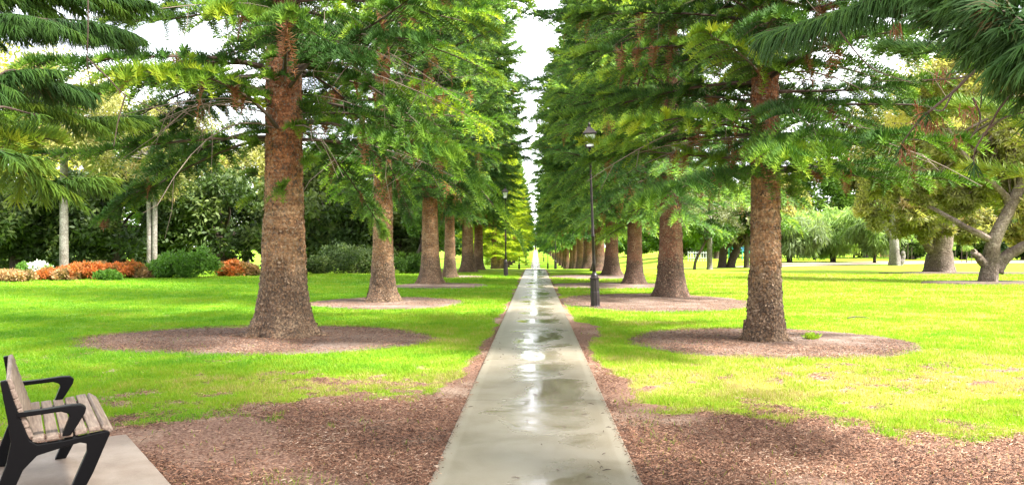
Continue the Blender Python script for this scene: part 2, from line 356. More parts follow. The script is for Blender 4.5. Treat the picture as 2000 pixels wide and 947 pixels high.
# ------------------------------------------------------------------ path
PW = .71
m, nt, b = mat('wet_concrete'); N = N_(nt); P = N('ShaderNodeNewGeometry').outputs['Position']; sep = N('ShaderNodeSeparateXYZ', {'Vector': P})
base = N.ramp(N.noise(2.0, 6, .65, P), [(.25, (.135, .102, .06)), (.5, (.19, .155, .108)), (.75, (.235, .205, .155))])
speck = N.noise(110, 3, .6, P); base = N.mix(.35, base, N.ramp(speck, [(.3, (.10, .09, .075)), (.7, (.25, .238, .215))]))
st = N('ShaderNodeMapping', {'Vector': P, 'Scale': (.9, .95, 1)}).outputs[0]
wn = N.noise(1.0, 6, .6, st, dist=.7)
offc = N.math('MULTIPLY', N.math('SUBTRACT', .6, N.math('POWER', N.math('ABSOLUTE', N.math('MULTIPLY', N.math('SUBTRACT', sep.outputs['X'], .06), 2.0)), 2.0)), .18)
wv = N.math('ADD', wn, offc)
wet = N.ramp(wv, [(.50, 0.0), (.60, 1.0)]); pud = N.ramp(wv, [(.565, 0.0), (.65, 1.0)])
stain = N.ramp(N.noise(1.6, 5, .6, st, dist=.8), [(.5, 0.0), (.66, 1.0)])
col = N.mix(N.math('MULTIPLY', stain, .5), base, (.095, .072, .038))
col = N.mix(N.math('MULTIPLY', wet, .22), col, (.10, .082, .052))
ax_ = N.math('ABSOLUTE', sep.outputs['X'])
edge = N.ramp(ax_, [(.60, 0.0), (.62, 1.0)])
col = N.mix(N.math('MULTIPLY', edge, .25), col, (.30, .27, .22))
dirt = N.ramp(N.math('ADD', ax_, N.math('MULTIPLY', N.noise(9, 4, .6, P), .12)), [(.735, 0.0), (.79, 1.0)])
col = N.mix(N.math('MULTIPLY', dirt, .6), col, (.13, .085, .055))
nt.links.new(col, b.inputs['Base Color'])
rg = N.math('SUBTRACT', N.math('SUBTRACT', .34, N.math('MULTIPLY', wet, .19)), N.math('MULTIPLY', pud, .11))
nt.links.new(rg, b.inputs['Roughness']); b.inputs['Specular IOR Level'].default_value = .55
hh = N.math('MULTIPLY', speck, N.math('SUBTRACT', 1.0, N.math('MULTIPLY', pud, .97)))
bp = N('ShaderNodeBump', {'Height': hh, 'Strength': .28, 'Distance': .006}); nt.links.new(bp.outputs[0], b.inputs['Normal'])
M_CONC = m
g = Geo(); y0 = -3.6; L = 2.87; k = 0
while y0 < 430:
    n = 2 if y0 < 50 else 3
    y1 = y0+L-.008
    yy = np.linspace(y0, y1, n+1)
    prof = [(-PW, -.10), (-PW, .028), (-PW+.012, .036), (PW-.012, .036), (PW, .028), (PW, -.10)]
    V = np.array([[x, y, z+float(zprof(np.array(0.), np.array(y)))] for y in yy for x, z in prof]); K = len(prof)
    q = [[a*K+c, a*K+c+1, (a+1)*K+c+1, (a+1)*K+c] for a in range(n) for c in range(K-1)]
    g.add(V, [np.array(q)[:, ::-1], np.array([[0, 1, 2, 3, 4, 5]]), np.array([[n*K+5, n*K+4, n*K+3, n*K+2, n*K+1, n*K]])])
    y0 += L
tag(g.build('path', M_CONC), kind='structure')
# joint filler, dark dirt just below the slab tops
g = Geo(); box(g, (0, 25, -.02), (2*PW-.03, 58, .10)); tag(g.build('path_joint_bed', flat('joint_dirt', (.07, .055, .04), .95)), kind='structure')

# concrete pad beneath the bench
U = np.array([-.60, .80, 0]); Vv = np.array([.80, .60, 0]); ZZ = np.array([0, 0, 1.])
m, nt, b = mat('dry_concrete_pad'); N = N_(nt); P = N('ShaderNodeNewGeometry').outputs['Position']
c = N.ramp(N.noise(3, 6, .65, P), [(.3, (.16, .115, .085)), (.5, (.25, .19, .148)), (.7, (.31, .25, .205))])
c = N.mix(N.ramp(N.noise(1.3, 4, .6, P, dist=.5), [(.45, 0.0), (.68, .75)]), c, (.12, .065, .036))
c = N.mix(.25, c, N.ramp(N.noise(120, 2, .5, P), [(.3, (.08, .068, .055)), (.7, (.24, .215, .19))]))
nt.links.new(c, b.inputs['Base Color']); b.inputs['Roughness'].default_value = .55
bp = N('ShaderNodeBump', {'Height': N.noise(90, 3, .6, P), 'Strength': .25, 'Distance': .006}); nt.links.new(bp.outputs[0], b.inputs['Normal'])
M_PAD = m
g = Geo(); corner = np.array([-3.42, 6.42, 0])
c = corner-U*1.3-Vv*1.3+ZZ*(-.01); box(g, c, (2.6, 2.6, .10), axes=[Vv, U, ZZ])
pad = bevel(g.build('bench_pad', M_PAD), .008); tag(pad, kind='structure')
def in_pad(x, y):
    a = (x-corner[0])*Vv[0]+(y-corner[1])*Vv[1]; b_ = (x-corner[0])*U[0]+(y-corner[1])*U[1]
    return (a < .0) & (a > -2.6) & (b_ < .0) & (b_ > -2.6)

# dirt path at the far right edge of the lawn
g = Geo(); pts = curve([(9, 58, 0), (20, 62, 0), (33, 70, 0), (50, 76, 0), (80, 80, 0)], 40); ts = nrm(np.gradient(pts, axis=0))
nn = np.stack([-ts[:, 1], ts[:, 0], ts[:, 2]*0], 1); wd = np.interp(np.arange(40), [0, 8, 20, 40], [1.0, 4, 11, 14])[:, None]
a = pts; c = pts+nn*wd
def lift(p): return np.stack([p[:, 0], p[:, 1], zprof(p[:, 0], p[:, 1])+.035], 1)
cols = [lift(a*(1-t)+c*t) for t in np.linspace(0, 1, 5)]; V = np.stack(cols, 1); i = np.arange(39)[:, None]; j = np.arange(4)[None]
g.add(V, [np.stack([i*5+j, i*5+j+1, (i+1)*5+j+1, (i+1)*5+j], -1).reshape(-1, 4)[:, ::-1]])
tag(g.build('dirt_path', flat('pale_sand', (.22, .18, .13), .95, noise=(.8, (.15, .12, .07)))), kind='structure')

# ------------------------------------------------------------------ grass blades and mulch litter
rng = np.random.default_rng(11)
def scatter(n, y0, y1, pw, xmax=lambda y: .76*y+.8, side=0):
    u = rng.random(n); e = 1-pw
    y = (y0**e+u*(y1**e-y0**e))**(1/e) if abs(e) > 1e-6 else y0*(y1/y0)**u
    x = (rng.random(n)*2-1)*xmax(y); x = np.where(x < 0, x, x*.92)
    return x, y
x, y = scatter(1150000, 4.9, 46, 1.35)
ok = (mulch_mask(x, y)+(rng.random(len(x))-.5)*.35 < .47) & (np.abs(x) > PW-.02) & ~in_rings(x+rng.normal(size=len(x))*.13, y+rng.normal(size=len(x))*.13, .96) & ~in_pad(x, y)
ok |= (rng.random(len(x)) < .003*(1+8*(fbm(x*1.2+4, y*1.2, 3) > .62))) & (np.abs(x) > PW+.1) & ~in_pad(x, y)
x, y = x[ok], y[ok]; n = len(x)
hgt = (.022+.028*rng.random(n))*(1+1.6*(fbm(x*2.3, y*2.3, 3)-.5))*np.interp(y, [5, 12, 30, 46], [1, 1.1, 1.5, 1.6])
wdt = (.0045+.004*rng.random(n))*np.interp(y, [5, 12, 30, 46], [1, 1.8, 4.2, 6])
az = rng.random(n)*2*PI; ln = rng.random(n)*.9
z0 = zprof(x, y)+(fbm(x*.35, y*.35, 3)-.5)*.05*sstep(.8, 2, np.abs(x))
Pb = np.stack([x, y, z0-.004], 1); Dd = np.stack([np.cos(az)*ln, np.sin(az)*ln, np.ones(n)], 1)
sidev = np.stack([np.sin(az+1), np.cos(az+1), np.zeros(n)], 1)*wdt[:, None]*.5
V = np.stack([Pb-sidev, Pb+sidev, Pb+Dd*hgt[:, None]], 1).reshape(-1, 3)
g = Geo(); tn = dry_fn(x, y)+(fbm(x*3, y*3, 3)-.5)*.7+(fbm(x*.4, y*1.0, 3)-.5)*.7+(rng.random(n)-.5)*.5
g.add(V, [np.arange(3*n).reshape(n, 3)], 0, np.clip(tn, 0, 1))
M_GRASS = foliage('grass_blades', [(0, (.085, .225, .010)), (.35, (.16, .30, .011)), (.62, (.205, .295, .015)), (.82, (.30, .30, .055)), (1, (.38, .30, .15))], .35)
tag(g.build('grass', M_GRASS), 'short green and yellowing lawn grass', 'grass', kind='stuff')

def chips(n, y0, y1, keep, name, label, lmul=1.0):
    x, y = scatter(n, y0, y1, 1.2); ok = keep(x, y); x, y = x[ok], y[ok]; n = len(x)
    L = (.010+.042*rng.random(n)**2.4)*lmul; W = (.0025+.006*rng.random(n)**1.7)*lmul; long_ = rng.random(n) < .05
    L = np.where(long_, L*3, L); W = np.where(long_, W*.7, W)
    az = rng.normal(size=n)*.9+.15; pitch = rng.normal(size=n)*.28
    D = np.stack([np.cos(az)*np.cos(pitch), np.sin(az)*np.cos(pitch), np.sin(pitch)], 1)
    C = np.stack([x, y, zprof(x, y)+(fbm(x*.35, y*.35, 3)-.5)*.05*sstep(.8, 2, np.abs(x))+.004+.016*rng.random(n)+np.where(in_rings(x, y), .02, 0)+np.where(np.abs(x) < PW, .034, 0)], 1)
    Sd = nrm(np.cross(D, np.array([0, 0, 1.])+rng.normal(size=(n, 3))*.5))
    Up = np.cross(Sd, D); bow = Up*(L*.12*rng.random(n))[:, None]
    a = C-D*L[:, None]/2; c = C+D*L[:, None]/2; s = Sd*W[:, None]/2
    V = np.stack([a-s*.6, a+s*.6, C+bow+s, c+s*.4, c-s*.4, C+bow-s], 1).reshape(-1, 3)
    f = np.arange(n)[:, None]*6
    g = Geo(); g.add(V, [np.concatenate([f+np.array([[0, 1, 2, 5]]), f+np.array([[5, 2, 3, 4]])], 1).reshape(-1, 4)], 0, np.clip(rng.random(n)**1.2*.9+(fbm(x*1.1, y*1.1, 3)-.5)*.5, 0, 1))
    m, nt, b = mat(name+'_bark'); N = N_(nt); t = N('ShaderNodeAttribute', attribute_name='tint').outputs['Fac']
    nt.links.new(N.ramp(t, [(0, (.022, .010, .006)), (.3, (.105, .043, .024)), (.6, (.23, .108, .062)), (.85, (.36, .21, .135)), (1, (.52, .40, .30))]), b.inputs['Base Color'])
    b.inputs['Roughness'].default_value = .7; b.inputs['Specular IOR Level'].default_value = .3
    return tag(g.build(name, m), label, 'mulch', kind='stuff')
def k1(x, y):
    mk = mulch_mask(x, y); bare = fbm(x*.8+3, y*.8+60, 4)
    return (mk+(rng.random(len(x))-.5)*.3 > .5) & (np.abs(x)+rng.normal(size=len(x))*.025 > PW) & ~in_pad(x, y) & (rng.random(len(x)) < np.clip(1.15-(bare-.5)*7, .14, 1)) & ~in_rings(x, y)
chips(700000, 4.9, 15, k1, 'mulch_litter', 'red brown bark chips and needle litter strewn over the foreground')
chips(620000, 11, 27, lambda x, y: in_rings(x+rng.normal(size=len(x))*.10, y+rng.normal(size=len(x))*.10, 1.0) & (np.abs(x) > PW+.03), 'ring_litter', 'dry needle litter inside the round tree rings', 1.0)
# stray litter on path and pad and in the thin grass
chips(9000, 4.9, 20, lambda x, y: ((np.abs(x) > PW+.01) & ~in_pad(x, y)), 'lawn_litter', 'scattered bark bits lying on the thin grass', 1.1)
def leafbits():
    n = 60; x = (rng.random(n)*2-1)*.68; y = 5+rng.random(n)**1.5*13; ok = rng.random(n) < .75; x, y = x[ok], y[ok]; n = len(x)
    g = Geo(); az = rng.random(n)*PI; L = .02+.05*rng.random(n)
    D = np.stack([np.cos(az), np.sin(az)*.7, .1*rng.random(n)], 1); Pp = np.stack([x, y, np.full(n, .040)], 1)
    V, f = tubes(np.stack([Pp, Pp+D*L[:, None]*.5+np.array([0, 0, .004]), Pp+D*L[:, None]], 1), np.tile([.002, .004, .001], (n, 1)), 4); g.add(V, f)
    tag(g.build('path_litter', M_TWIG), 'few dark twig bits lying on the wet path', 'litter', kind='stuff')
leafbits()

# ------------------------------------------------------------------ pines
def limb_eval(h, az, L, a, b, c, wob, s, r0):
    o = np.stack([np.cos(az), np.sin(az), np.zeros_like(az)], -1); sd_ = np.stack([-np.sin(az), np.cos(az), np.zeros_like(az)], -1)
    return o*(r0+L*s)[..., None]+sd_*(L*wob*s*s)[..., None]+np.stack([0*s, 0*s, h+L*(a*s-b*s*s+c*s**3)], -1)
def frond_set(G, rng, p0, d, fl, tint, nc, cl, cw, mode, droop, axisr, lift_=.35, curlup=.0, back=.6):
    """fronds: base p0, direction d, length fl; each carries 2*nc cords"""
    Nf = len(p0); up = np.array([0, 0, 1.])
    t = (np.arange(nc)+.5)/nc*1.0
    pf = lambda t: p0[:, None]+d[:, None]*(fl[:, None]*t)[..., None]+up*(fl[:, None]*(-droop[:, None]*t**2+curlup*t**3))[..., None]
    pos = pf(t[None]); tan = nrm(pf(t[None]+.03)-pf(t[None]-.03)); side = nrm(np.cross(tan, up)+1e-4)
    Ps, Ds, Ls, Ws, Ts = [], [], [], [], []
    ranks = ((-1, 1.0, 0), (1, 1.0, 0), (-1, .45, .45), (1, .45, .45)) if lift_ > 0 and mode == 'spike' else ((-1, 1, 0), (1, 1, 0), (0, 1, .45)) if lift_ > 0 else ((-1, 1, 0), (1, 1, 0), (-.5, 1, 0), (.5, 1, 0))
    for sg, sw, ul in ranks:
        jit = rng.normal(size=(Nf, nc, 3))*(.15 if lift_ > 0 else .24)
        D = nrm(tan*back+side*sg*sw*.8+up*(lift_+ul)+jit); P_ = pos+tan*(rng.random((Nf, nc))*.02)[..., None]
        Ls.append((cl*(1.05-.55*t[None]**1.5)*(.8+.4*rng.random((Nf, nc)))).ravel()); Ps.append(P_.reshape(-1, 3)); Ds.append(D.reshape(-1, 3))
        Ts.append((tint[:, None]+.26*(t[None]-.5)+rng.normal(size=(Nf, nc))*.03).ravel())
    # the tip cord
    Ps.append(pf(np.full((Nf, 1), .93)).reshape(-1, 3)); Ds.append(tan[:, -1]); Ls.append(np.full(Nf, cl*.9)); Ts.append(tint+.08)
    P_ = np.concatenate(Ps); D = np.concatenate(Ds); L_ = np.concatenate(Ls); T_ = np.concatenate(Ts); T_ = np.where(T_ < .17, np.where(np.concatenate([np.repeat(tint, nc)]*len(ranks)+[tint]) < .1, .04, .17+.1*rng.random(len(T_))), np.minimum(T_, 1))
    W = cw*(.8+.4*rng.random(len(P_)))
    if mode == 'spike':
        V, f = spikes(P_, D, L_, W, -.15 if lift_ < 0 else .12)
    else: V, f = diamonds(P_, D, L_, W, rng)
    G.add(V, f, 0, T_)
    if axisr:
        tt = np.linspace(0, 1, 4)[None]; V, f = tubes(pf(tt), np.full((Nf, 4), axisr)*np.array([1, .8, .6, .3]), 3, False); G.add(V, f, 1)
def pine_crown(seed, h0, h1, H, R0, whorl, nl, s0, sp, fl, nc, cl, cw, mode='diamond', tone=.45, G=None, droop0=.35, axisr=0, upper=None, dead=.03, limb_r=.05, hole=0, sparse_az=None, trunk_r=.3, low=.86, thin=0):
    rng = np.random.default_rng(seed); G = G or Geo()
    hs = []; h = h0
    while h < h1: hs.append(h+rng.normal()*.06); h += whorl*(.85+.3*rng.random())
    A = []
    for k, h in enumerate(hs):
        ph = rng.random()*6.28
        for q in range(nl):
            if rng.random() < hole: continue
            az = ph+q*2*PI/nl+rng.normal()*.16
            rel = (h-h0)/(H-h0); R = R0*min(1, low+(1-low)*rel/.26)*(1-max(0, rel-.25)/.80)**.75
            A.append((h+rng.normal()*.08, az, R*(.82+.3*rng.random()), rng.normal()*.12+.12+.25*rel, max(.05, droop0*(1-1.1*rel))+rng.normal()*.12, .12+rng.random()*.12, rng.normal()*.10, tone+rng.normal()*.13))
    A = np.array(A); h, az, L, a, b, c, wob, tn = A.T
    s = np.linspace(0, 1, 9)
    rt = trunk_r*(1-h/H*.85)*.7
    P_ = limb_eval(h[:, None], az[:, None]+0*s, L[:, None]+0*s, a[:, None], b[:, None], c[:, None], wob[:, None], s[None]+0*L[:, None], rt[:, None])
    R = limb_r*(L/L.max())[:, None]*np.interp(s, [0, .15, 1], [1.25, .8, .18])[None]
    V, f = tubes(P_, R, 5, False); G.add(V, f, 1)
    nf = np.maximum(3, (L*(1-s0)/sp).astype(int)); idx = np.repeat(np.arange(len(L)), nf*2)
    u = np.concatenate([np.repeat((np.arange(n)+.5)/n, 2) for n in nf]); sg = np.tile([1, -1], len(idx)//2)
    u = np.clip(u+rng.normal(size=len(u))*.015, 0, 1); ss = s0+(1-s0)*u
    ev = lambda q: limb_eval(h[idx], az[idx], L[idx], a[idx], b[idx], c[idx], wob[idx], q, rt[idx])
    p0 = ev(ss); T = nrm(ev(ss+.02)-ev(ss-.02)); side = nrm(np.cross(T, np.array([0, 0, 1.])))
    an = np.radians(np.interp(u, [0, .7, 1], [72, 50, 12])+rng.normal(size=len(u))*9)
    d = nrm(T*np.cos(an)[:, None]+side*(sg*np.sin(an))[:, None]+np.array([0, 0, 1.])*(.06+rng.normal(size=len(u))*.16)[:, None])
    l = fl*np.interp(u, [0, .25, .6, 1], [.45, .95, 1.0, .55])*(.7+.5*rng.random(len(u)))
    keep = rng.random(len(u)) > thin+np.interp(u, [0, .3, 1], [.45, .12, .03])
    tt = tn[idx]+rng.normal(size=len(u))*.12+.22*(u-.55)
    dd = rng.random(len(u)) < dead*.5*np.interp(u, [0, .5, 1], [1.6, 1, .7]); tt = np.where(dd, .03, np.maximum(tt, .2))
    dr = np.clip(.28+rng.normal(size=len(u))*.12, 0, 1); dr = np.where(dd, 1.0, dr)
    d = np.where(dd[:, None], nrm(d*.5+np.array([0, 0, -.8])), d); l = np.where(dd, l*(.25+.3*rng.random(len(u))), l)
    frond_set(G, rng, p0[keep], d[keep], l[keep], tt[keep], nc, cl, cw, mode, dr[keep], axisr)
    return G, hs
def pine_trunk(seed, H, r, flare, nh=160, seg=48, detail=0, top=None):
    rng = np.random.default_rng(seed); g = Geo()
    z = np.concatenate([np.linspace(-.15, 1.2, nh//3), np.linspace(1.2, 8, nh)[1:], np.linspace(8, H, 24)[1:]])
    th = np.arange(seg)*2*PI/seg; Zz, Th = np.meshgrid(z, th, indexing='ij')
    rad = r*(1-.86*np.clip(Zz, 0, H)/H)**.9+flare*np.exp(-np.clip(Zz, -.1, 99)/.42)+flare*.35*np.exp(-np.clip(Zz, 0, 99)/1.6)
    ph = rng.random(6)*6.28
    fl = (.40*np.cos(3*Th+ph[0])+.35*np.cos(5*Th+ph[1])+.25*np.cos(8*Th+ph[2]))*flare*.75*np.exp(-np.clip(Zz, 0, 99)/.20)+.10*flare*np.cos(4*Th+ph[5])*np.exp(-np.clip(Zz, 0, 99)/.8)
    rad = rad+fl+.017*(fbm(Zz*3.2+seed*9, np.cos(Th+ph[4])*.5+5, 3)-.5)*2*sstep(.3, 1.2, Zz)
    for q in range(16 if detail > .019 else 0):
        kz, kt, ks = rng.random()*4.5+.4, rng.random()*6.28, .035+.05*rng.random(); dt = (Th-kt+PI) % (2*PI)-PI
        dd_ = ((Zz-kz)**2+(dt*r)**2)/ks**2; rad = rad+.03*np.exp(-dd_)-.035*np.exp(-dd_*6)
    if detail:
        cx = np.cos(Th)*r; cy = np.sin(Th)*r
        rad = rad+detail*((fbm(Th*seg/6.283*.22+80, Zz*13, 3)-.5)*1.6)*np.minimum(1, 1)+.03*(fbm(np.cos(Th)*1.2+9, Zz*.9+np.sin(Th)*1.2, 2)-.5)
    lean = rng.normal(size=2)*.006
    V = np.stack([rad*np.cos(Th)+lean[0]*Zz, rad*np.sin(Th)+lean[1]*Zz, Zz], -1); K = len(z)
    i = np.arange(K-1)[:, None]; j = np.arange(seg)[None]; j2 = (j+1) % seg
    g.add(V, [np.stack([i*seg+j, i*seg+j2, (i+1)*seg+j2, (i+1)*seg+j], -1).reshape(-1, 4)])
    for q in range(9 if nh > 300 else 0):      # surface roots spreading from the foot
        a_ = q*.7+rng.normal()*.15; rl = (r+flare)*(1.0+.45*rng.random()); o_ = np.array([math.cos(a_), math.sin(a_), 0]); s2 = np.array([-o_[1], o_[0], 0])*rng.normal()*.12
        tube(g, curve([o_*(r+flare*.15)+np.array([0, 0, .34]), o_*(r+flare*.75)+np.array([0, 0, .10]), o_*rl+s2+np.array([0, 0, .0]), o_*(rl+.25)+s2*2+np.array([0, 0, -.06])], 12), np.linspace(.085, .03, 12)*(.7+.5*rng.random()), 10)
    if detail:                     # curled bark flakes standing off the trunk
        n = 5200; zz = rng.random(n)**1.15*6.5; tt = rng.random(n)*2*PI
        rr = np.array([np.interp(q, z, rad[:, 0]) for q in zz]); k = np.clip(np.searchsorted(z, zz), 0, K-1); rr = rad[k, (tt/(2*PI)*seg).astype(int) % seg]
        o = np.stack([np.cos(tt), np.sin(tt), 0*tt], 1); s_ = np.stack([-np.sin(tt), np.cos(tt), 0*tt], 1); upv = np.array([0, 0, 1.])
        a_ = rng.random(n)*2*PI; e1 = s_*np.cos(a_)[:, None]+upv*np.sin(a_)[:, None]; e2 = -s_*np.sin(a_)[:, None]+upv*np.cos(a_)[:, None]
        c_ = o*(rr-.004)[:, None]+upv*zz[:, None]+np.stack([lean[0]*zz, lean[1]*zz, 0*zz], 1); w_ = (.010+.018*rng.random(n))[:, None]; l_ = (.015+.03*rng.random(n))[:, None]
        V = np.stack([c_-e1*w_, c_+e1*w_, c_+e1*w_*.7+e2*l_+o*(l_*.45), c_-e1*w_*.7+e2*l_+o*(l_*.45)], 1).reshape(-1, 3)
        g.add(V, [np.arange(4*n).reshape(n, 4)], 1)
    return g
M_FLAKE = flat('bark_flake', (.06, .035, .023), .85, noise=(5, (.28, .19, .125)))
AV = 'pines lining the concrete path'

# first left pine
def add_tuft(G, rng, pts, tint=.6, n=5, fl=.35, cw=.012):  # leafy shoots growing straight out of the trunk
    for (p, d) in pts:
        dd = nrm(np.array(d)+rng.normal(size=(n, 3))*.42)
        frond_set(G, rng, np.repeat(np.array([p]), n, 0), dd, fl*(.7+.5*rng.random(n)), np.clip(tint+rng.normal(size=n)*.08, .2, 1), 9, .13, cw, 'spike', np.full(n, .35), .004)
def trunk_fronds(G, rng, n, h0, h1, r):
    az = rng.random(n)*2*PI; h = h0+(h1-h0)*rng.random(n)**.8; p = np.stack([np.cos(az)*r, np.sin(az)*r, h], 1)
    d = nrm(np.stack([np.cos(az), np.sin(az), -.35+.5*rng.random(n)], 1)+rng.normal(size=(n, 3))*.2)
    for k in range(3):
        frond_set(G, rng, p+rng.normal(size=(n, 3))*.04, nrm(d+rng.normal(size=(n, 3))*.3), .45+.6*rng.random(n), np.clip(.48+rng.normal(size=n)*.12, .2, 1), 13, .14, .0135, 'spike', np.full(n, .35), .005)
def bare_twigs(G, rng, n, h0, h1, R, mat=1):
    az = rng.random(n)*2*PI; h = h0+(h1-h0)*rng.random(n); L = R*(.5+.6*rng.random(n)); s = np.linspace(0, 1, 8)
    P_ = limb_eval(h[:, None], az[:, None]+0*s, L[:, None]+0*s, .15+0*L[:, None], (.35+.4*rng.random(n))[:, None], .1+0*L[:, None], rng.normal(size=(n, 1))*.35, s[None]+0*L[:, None], np.full((n, 1), .25))
    V, f = tubes(P_, .016*np.interp(s, [0, 1], [1, .25])[None]*(.6+.6*rng.random((n, 1))), 4, False); G.add(V, f, mat)
    for q in range(4):             # side twigs
        k = rng.integers(3, 7, n); p = P_[np.arange(n), k]; dr = nrm(rng.normal(size=(n, 3))+np.array([0, 0, -.9])); l = .4+.7*rng.random(n)
        m1 = p+dr*l[:, None]*.5+rng.normal(size=(n, 3))*.05; e = p+dr*l[:, None]+np.stack([np.cos(az), np.sin(az), 0*az], 1)*.1
        V, f = tubes(np.stack([p, m1, e], 1), np.tile([.006, .005, .002], (n, 1)), 3, False); G.add(V, f, mat)
rg = np.random.default_rng(3)
P_L1 = (gx(555, 13.8), 13.8)
t = empty('norfolk_pine', (*P_L1, 0), 'thickest trunked pine nearest the camera on the left side of the path', 'pine tree', AV)
pine_trunk(1, 25, .345, .26, 420, 150, .022).build('trunk', [M_BARK, M_FLAKE], t, smooth=True)
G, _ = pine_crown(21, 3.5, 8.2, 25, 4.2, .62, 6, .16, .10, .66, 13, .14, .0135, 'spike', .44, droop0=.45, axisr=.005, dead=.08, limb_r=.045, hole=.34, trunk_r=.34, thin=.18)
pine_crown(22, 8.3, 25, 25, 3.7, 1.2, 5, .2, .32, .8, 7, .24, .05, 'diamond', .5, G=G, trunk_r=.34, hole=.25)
pine_crown(23, 3.7, 5.4, 25, 4.9, .6, 4, .2, .10, .6, 13, .14, .0135, 'spike', .45, G=G, droop0=.72, axisr=.005, dead=.08, limb_r=.04, trunk_r=.34)
trunk_fronds(G, rg, 44, 3.2, 6.6, .33)
add_tuft(G, rg, [((.1, -.42, 2.6), (.2, -1, -.1)), ((-.42, -.1, 2.9), (-1, -.3, 0)), ((-.42, -.2, 2.45), (-1, -.4, -.3)), ((.38, -.2, 3.1), (.8, -.5, .1)), ((-.3, -.35, 3.4), (-.6, -.8, 0)), ((.3, -.35, 3.7), (.6, -.8, .1)), ((-.4, 0, 3.8), (-1, 0, .2))])
bare_twigs(G, rg, 26, 3.2, 6.5, 3.0, 2)
G.build('crown', [M_PINE, M_TWIG, M_TWIGP], t)
# first right pine
P_R1 = (gx(1495, 13.05), 13.05)
t = empty('norfolk_pine', (*P_R1, 0), 'slender pine nearest the camera on the right side of the path', 'pine tree', AV)
pine_trunk(2, 24, .255, .085, 420, 120, .020).build('trunk', [M_BARK, M_FLAKE], t, smooth=True)
G, _ = pine_crown(31, 2.95, 8.0, 24, 3.6, .50, 6, .12, .10, .66, 13, .14, .0135, 'spike', .46, droop0=.36, axisr=.005, dead=.08, limb_r=.04, hole=.16, trunk_r=.26, thin=.12)
pine_crown(32, 8.1, 24, 24, 3.3, 1.2, 5, .2, .32, .8, 7, .24, .05, 'diamond', .5, G=G, trunk_r=.26, hole=.25)
trunk_fronds(G, rg, 44, 2.9, 6.2, .25)
add_tuft(G, rg, [((-.28, -.2, 2.85), (-1, -.5, 0)), ((.2, -.3, 2.75), (.7, -.8, 0)), ((.33, -.05, 2.5), (1, -.3, 0)), ((.28, -.2, 2.9), (1, -.5, .1)), ((0, -.34, 3.1), (0, -1, .1))], .58, 6, .42)
bare_twigs(G, rg, 26, 3.2, 6.5, 2.8, 2)
G.build('crown', [M_PINE, M_TWIG, M_TWIGP], t)

# middle pines, each its own crown
for (nm, px, Y, r, fla, R, hb, seed, mt, bk, lab, tone, H) in (
    ('norfolk_pine', 748, 22.4, .28, .20, 3.95, 3.7, 41, M_PINE, M_BARK, 'second pine on the left side of the path with a pale patch on its trunk', .5, 25),
    ('norfolk_pine', 1311, 24.6, .36, .2, 4.35, 3.5, 42, M_PINE_D, M_BARKR, 'second pine on the right side of the path with a reddish lower trunk', .5, 26)):
    t = empty(nm, (gx(px, Y), Y, 0), lab, 'pine tree', AV)
    pine_trunk(seed, H, r, fla, 200, 90, .02).build('trunk', [bk, M_FLAKE], t, smooth=True)
    G, _ = pine_crown(seed+1, hb, 11.5, H, R, .52 if seed == 41 else .42, 6, .10, .13, .78, 12, .19, .030, 'diamond', tone, droop0=.44, dead=.06, hole=.34 if seed == 41 else .10, thin=.12, low=.66 if seed == 41 else .86, axisr=.006, limb_r=.045)
    pine_crown(seed+2, 11.6, H, H, R*.95, .8, 5, .15, .26, .8, 8, .22, .05, 'diamond', tone, G=G)
    bare_twigs(G, rg, 14, 4.5, 8, 3, 2)
    G.build('crown', [mt, M_TWIG, M_TWIGP], t)
# crown variants for the rest of the two rows
def proto(seed, sp, nc, cl, cw, whorl, tone, H=25, R=4.1, hb=3.3, droop0=.36, r=.36, bk=M_BARK, mt=M_PINE_D, name='norfolk_pine', low=.86):
    t = empty(name, (0, 0, 0), 'x', 'pine tree', AV)
    pine_trunk(seed, H, r, .24, 100, 40, .018).build('trunk', [bk, M_FLAKE], t, smooth=True)
    G, _ = pine_crown(seed, hb, H, H, R, whorl, 6, .12, sp, .85, nc, cl, cw, 'diamond', tone, dead=.03, axisr=.008, droop0=droop0, trunk_r=r, low=low)
    G.build('crown', [mt, M_TWIG], t); return t
protos = [proto(61, .15, 10, .22, .045, .46, .52, bk=M_BARK, hb=3.7, low=.56), proto(62, .15, 10, .22, .045, .46, .50, bk=M_BARKR), proto(63, .22, 8, .30, .07, .58, .50, bk=M_BARKR, hb=3.1), proto(64, .22, 8, .30, .07, .58, .95, mt=M_PINE, hb=2.6)]
used = [False]*4
ordn = ['third', 'fourth', 'fifth', 'sixth', 'seventh', 'eighth', 'ninth', 'tenth', 'eleventh', 'twelfth', 'thirteenth', 'fourteenth', 'fifteenth', 'sixteenth', 'seventeenth', 'eighteenth', 'nineteenth', 'twentieth']
def place(k, x, y, rz, sc, lab):
    loc = (x, y, float(zprof(np.array(x), np.array(y)))-.03)
    if not used[k]:
        used[k] = True; o = protos[k]; o.location = loc; o.rotation_euler = (0, 0, rz); o.scale = (sc,)*3 if np.ndim(sc) == 0 else sc; o['label'] = lab
    else: o = copy_thing(protos[k], loc, rz, sc, lab)
    return o
rr = random.Random(8)
LY = [(841, 33.3, (.98, .98, 1)), (879, 40.2, (.74, .74, .9)), (914, 49.5, (.97, .97, 1.05)), (934, 55.5, (.86, .86, .9))]
RY = [(1239, 33.2, .88), (1195, 44, .98), (1170, 51.5, .98), (1149, 62, 1.0), (1134, 73, 1.0)]
for q, (px, Y, sc) in enumerate(LY):
    place(0, gx(px, Y), Y, rr.random()*6, sc, ordn[q]+' pine from the camera in the left row'+(', the thinnest trunk there' if q == 1 else ''))
